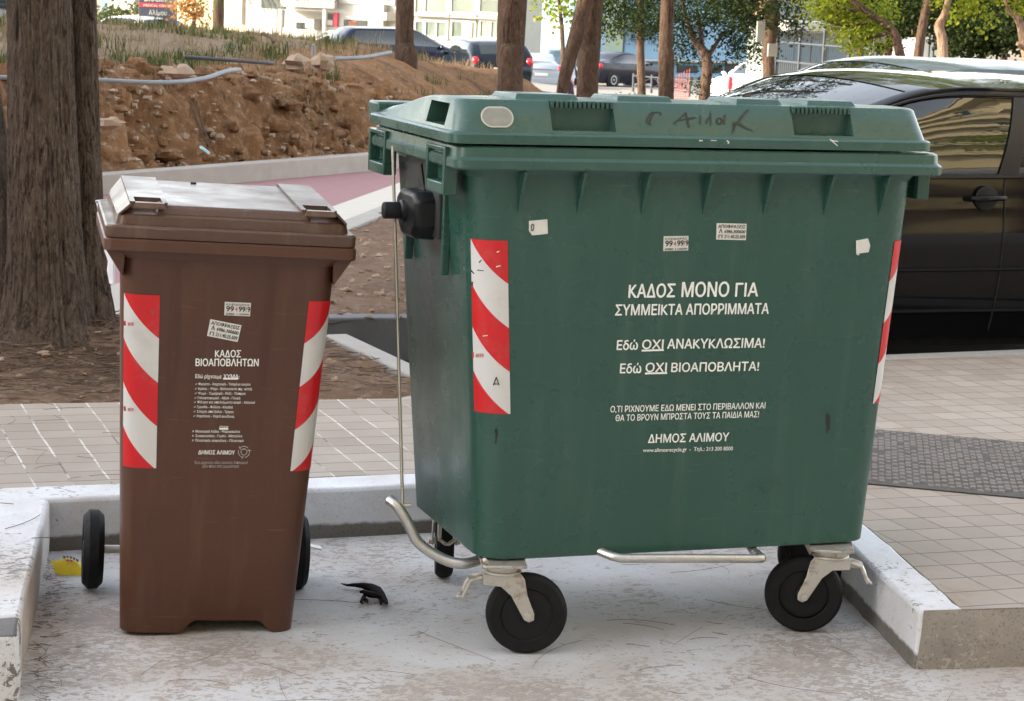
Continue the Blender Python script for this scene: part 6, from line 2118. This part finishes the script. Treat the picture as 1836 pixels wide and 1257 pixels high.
# far road surfaces in the sun
def ribbon(name, pts, mat, dz=.01):
    mb = MB()
    vs = []
    for (pxa, pya, ta), (pxb, pyb, tb_) in pts:
        for q, t_ in (((pxa, pya), ta), ((pxb, pyb), tb_)):
            p = at(*q, t_); vs.append((p.x, p.y, terrain(p.x, p.y) + dz))
    k = len(pts)
    mb.add(vs, [(2 * i, 2 * i + 1, 2 * i + 3, 2 * i + 2) for i in range(k - 1)])
    return struct(obj(name, mb, mat, ang=60))
def road_strip(name, t0, t1, mat, dz, l0=-60, l1=90, n=60):
    mb = MB()
    vs = []
    for i in range(n + 1):
        l = l0 + (l1 - l0) * i / n
        for t_ in (t0, (t0 + t1) / 2, t1):
            x, y = CAM.x + FH.x * t_ + RH.x * l, CAM.y + FH.y * t_ + RH.y * l
            vs.append((x, y, terrain(x, y) + dz))
    mb.add(vs, [(3 * i + a, 3 * i + a + 1, 3 * i + a + 4, 3 * i + a + 3) for i in range(n) for a in (0, 1)])
    return struct(obj(name, mb, mat, ang=60))
road_strip('far_road', 44, 52, 'far_road', .03)
road_strip('far_kerb', 52.3, 53.0, 'kerb_pale', .06)
road_strip('far_road', 54, 66, 'far_road', .03)
road_strip('car_park', 72, 116, 'far_road', .05)

# pipes lying on the bank
def pipe(name, pts, r, mat, lab):
    P = [at(px, py, t_) for px, py, t_ in pts]
    sm = []
    for i in range(len(P) - 1):
        for k in range(6):
            t_ = k / 6
            p0, p1, p2, p3 = P[max(i - 1, 0)], P[i], P[i + 1], P[min(i + 2, len(P) - 1)]
            sm.append(.5 * ((2 * p1) + (p2 - p0) * t_ + (2 * p0 - 5 * p1 + 4 * p2 - p3) * t_ ** 2 + (3 * p1 - p0 - 3 * p2 + p3) * t_ ** 3))
    sm.append(P[-1])
    mb = MB(); mb.tube(sm, r, 12)
    return tag(obj(name, mb, mat, ang=40), lab, 'pipe')
pipe('bent_pipe', [(-20, 138, 12.8), (60, 140, 12.9), (180, 144, 13.05), (270, 148, 13.2), (330, 146, 13.4), (375, 138, 13.7), (405, 128, 14.1), (430, 125, 14.5)], .0145, 'pipe_grey', 'bent grey plastic pipe lying along the edge of the earth bank')
pipe('dark_pipe', [(330, 102, 15.5), (400, 107, 15.6), (470, 112, 15.8), (490, 113, 15.9)], .014, 'pipe_dark', 'straight dark pipe half buried in the grass behind the bent grey pipe')
pipe('light_pipe', [(600, 105, 18.4), (650, 103, 18.7), (690, 96, 19.2), (700, 94, 19.4)], .018, 'pipe_grey', 'light grey pipe end near the slim pine trunk on the bank')
p = at(562, 96, 16.8)
mb = MB(); mb.lathe([(.014, -.12), (.014, .07), (.010, .075)], p, 'Z', 10)
tag(obj('pipe_stub', mb, 'pipe_grey'), 'short upright pale pipe stub on the crest of the bank', 'pipe')

for L, w in (([(340, 182, 13.6), (352, 215, 13.5), (372, 262, 13.35)], .006), ([(352, 180, 13.7), (362, 225, 13.5), (386, 274, 13.3)], .005), ([(470, 60, 19.0), (485, 68, 18.6), (490, 76, 18.3)], .012)):
    mb = MB(); mb.tube([at(*q) for q in L], w, 7)
    tag(obj('dead_branch', mb, 'bark', ang=50), {.006: 'thin dark root hanging down the middle of the earth bank', .005: 'second dark root hanging close beside the first on the earth bank', .012: 'short dark broken branch lying on the grassy bank top'}[w], 'branch')
mb = MB()
c = at(366, 270, 13.35)
mb.loft([[c + Vector((.014 * math.cos(q) - .02 + .04 * k, -.02, .010 * math.sin(q) + .02 - .03 * k)) + Vector((0, .03 * math.sin(q), 0)) for q in [2 * math.pi * i / 8 for i in range(8)]] for k in (0, .5, 1)])
tag(obj('plastic_scrap', mb, 'pale_blue', ang=50), 'crushed pale blue plastic scrap at the foot of the earth bank', 'litter')
# person walking behind the leaning trunk
def person(px, py_foot, t_, height, facing, label):
    foot = at(px, py_foot, t_)
    root = thing('person', label, 'person', foot, (0, 0, facing))
    k = height / 1.72
    J = [(0, 0, .95), (0, 0, 1.15), (0, .01, 1.38), (0, .0, 1.50), (0, .03, 1.60), (0, .02, 1.70),
         (.10, 0, .90), (.11, .10, .50), (.11, .03, .09), (.11, .15, .04), (-.10, 0, .90), (-.11, -.04, .50), (-.11, -.22, .12), (-.11, -.11, .04),
         (.18, 0, 1.38), (.23, -.05, 1.12), (.22, .10, .90), (.22, .14, .82), (-.18, 0, 1.38), (-.23, .04, 1.12), (-.22, .20, .95), (-.22, .25, .88)]
    E_ = [(0, 1), (1, 2), (2, 3), (3, 4), (4, 5), (0, 6), (6, 7), (7, 8), (8, 9), (0, 10), (10, 11), (11, 12), (12, 13), (2, 14), (14, 15), (15, 16), (16, 17), (2, 18), (18, 19), (19, 20), (20, 21)]
    rad = [.14, .13, .14, .055, .085, .075, .09, .06, .042, .035, .09, .06, .042, .035, .055, .042, .032, .03, .055, .042, .032, .03]
    me = bpy.data.meshes.new('body')
    me.from_pydata([tuple(c * k for c in p) for p in J], E_, [])
    o = bpy.data.objects.new('body', me); COL.objects.link(o)
    o.modifiers.new('skin', 'SKIN')
    for v, r in zip(me.skin_vertices[0].data, rad): v.radius = (r * k, r * k)
    me.skin_vertices[0].data[0].use_root = True
    sb = o.modifiers.new('sub', 'SUBSURF'); sb.levels = 1; sb.render_levels = 1
    bpy.context.view_layer.update()
    m2 = bpy.data.meshes.new_from_object(o.evaluated_get(bpy.context.evaluated_depsgraph_get()))
    bpy.data.objects.remove(o)
    for m_ in ('skin', 'shirt', 'trousers'): m2.materials.append(MAT[m_])
    for p in m2.polygons:
        c = p.center / k
        p.material_index = 1 if (.93 < c.z < 1.46 and (abs(c.x) < .20 or c.z > 1.16)) else 2 if c.z <= .93 and abs(c.x) < .19 else 0
        p.use_smooth = True
    o = bpy.data.objects.new('body', m2); COL.objects.link(o); o.parent = root
    mb = MB(); mb.ball((0, -.005 * k, 1.68 * k), (.088 * k, .10 * k, .095 * k), 12, 8); obj('hair', mb, 'hair', root)
    mb = MB(); mb.tube([(.16 * k, .12 * k, 1.40 * k), (0, .165 * k, 1.20 * k), (-.18 * k, .13 * k, .98 * k)], .022, 6); mb.box(-.27 * k, -.15 * k, -.05 * k, .16 * k, .80 * k, 1.0 * k); obj('shoulder_bag', mb, 'bagstrap', root, bevel=.02)
    return root
person(1021, 200, 58, 1.55, R(-120), 'person in pale shirt and maroon trousers with black shoulder bag behind the leaning trunk')

# ==================================================================================================
#                        BUILDINGS OUTSIDE THE FRAME: two added to block light, one shows in the car's glass
# ==================================================================================================
def block(name, label, x0, x1, y0, y1, h, wallm, floors, rot=0, piv=None, balc='y+'):
    root = thing(name, label, 'building', ((x0 + x1) / 2, (y0 + y1) / 2, -.06), (0, 0, rot))
    W, D = (x1 - x0) / 2, (y1 - y0) / 2
    mb = MB(); mb.box(-W, W, -D, D, 0, h); obj('wall', mb, wallm, root, bevel=.03)
    mb = MB(); mb.box(-W - .3, W + .3, -D - .3, D + .3, h, h + .5); obj('roof', mb, 'wall_white', root, bevel=.05)
    fh = h / floors
    for f in range(floors):
        z = f * fh
        for k in range(int(2 * W / 4)):
            x = -W + 2 + k * 4
            mb = MB(); mb.box(x - .9, x + .9, D - .02, D + .05, z + .4, z + 2.4); wv = obj('window', mb, 'frame_white', root)
            mb = MB(); mb.box(x - .8, x + .8, D + .052, D + .07, z + .5, z + 2.3); obj('pane', mb, 'glass_dark', wv)
        if f:
            for a_, b_ in (((-W, -W * .30), (-W * .12, W * .42), (W * .55, W)) if f % 2 else ((-W * .85, W * .10), (W * .22, W * .9))):
                mb = MB(); mb.box(a_, b_, D, D + 1.7, z - .12, z + .06); bl_ = obj('balcony', mb, 'wall_cream', root, bevel=.02)
                mb = MB(); mb.box(a_, b_, D + 1.62, D + 1.7, z + .08, z + 1.0); obj('parapet', mb, 'wall_cream', bl_, bevel=.02)
    return root
for k, (x, y, h) in enumerate(((13.5, -11.5, 7.5), (20.5, -12.5, 9.0), (28, -13, 7.0))):
    tree('street_tree', ['bright leafy street tree across the road, nearest the camera', 'tallest bright leafy street tree across the road', 'bright leafy street tree across the road, farthest along'][k], [(x, y, -.06), (x + .1, y, h * .35), (x, y + .1, h * .8)], [.2, .16, .06], 'bark',
         [((x + random.uniform(-1.3, 1.3), y + random.uniform(-1.3, 1.3), h * random.uniform(.5, 1.0)), (1.1, 1.1, .8)) for _ in range(7)], 'light_leaf', .28, 1.2, 95 + k, group='street trees across the road', needle=False)
block('apartment_block', 'cream apartment block across the street with long balconies', 2, 34, -27, -17, 26, 'wall_cream', 8, R(20))
block('apartment_block', 'unseen apartment block added behind the camera to cut light from the front', -36, -2, -26, -15, 19, 'wall_beige', 6)  # added to hold back front sky light and deepen contact shadows
block('apartment_block', 'unseen apartment block added on the left to keep sun off the pavement', -32, -19, -3, 25, 10.8, 'wall_beige', 3)  # added sun blocker, placed and sized to shade bins and near ground
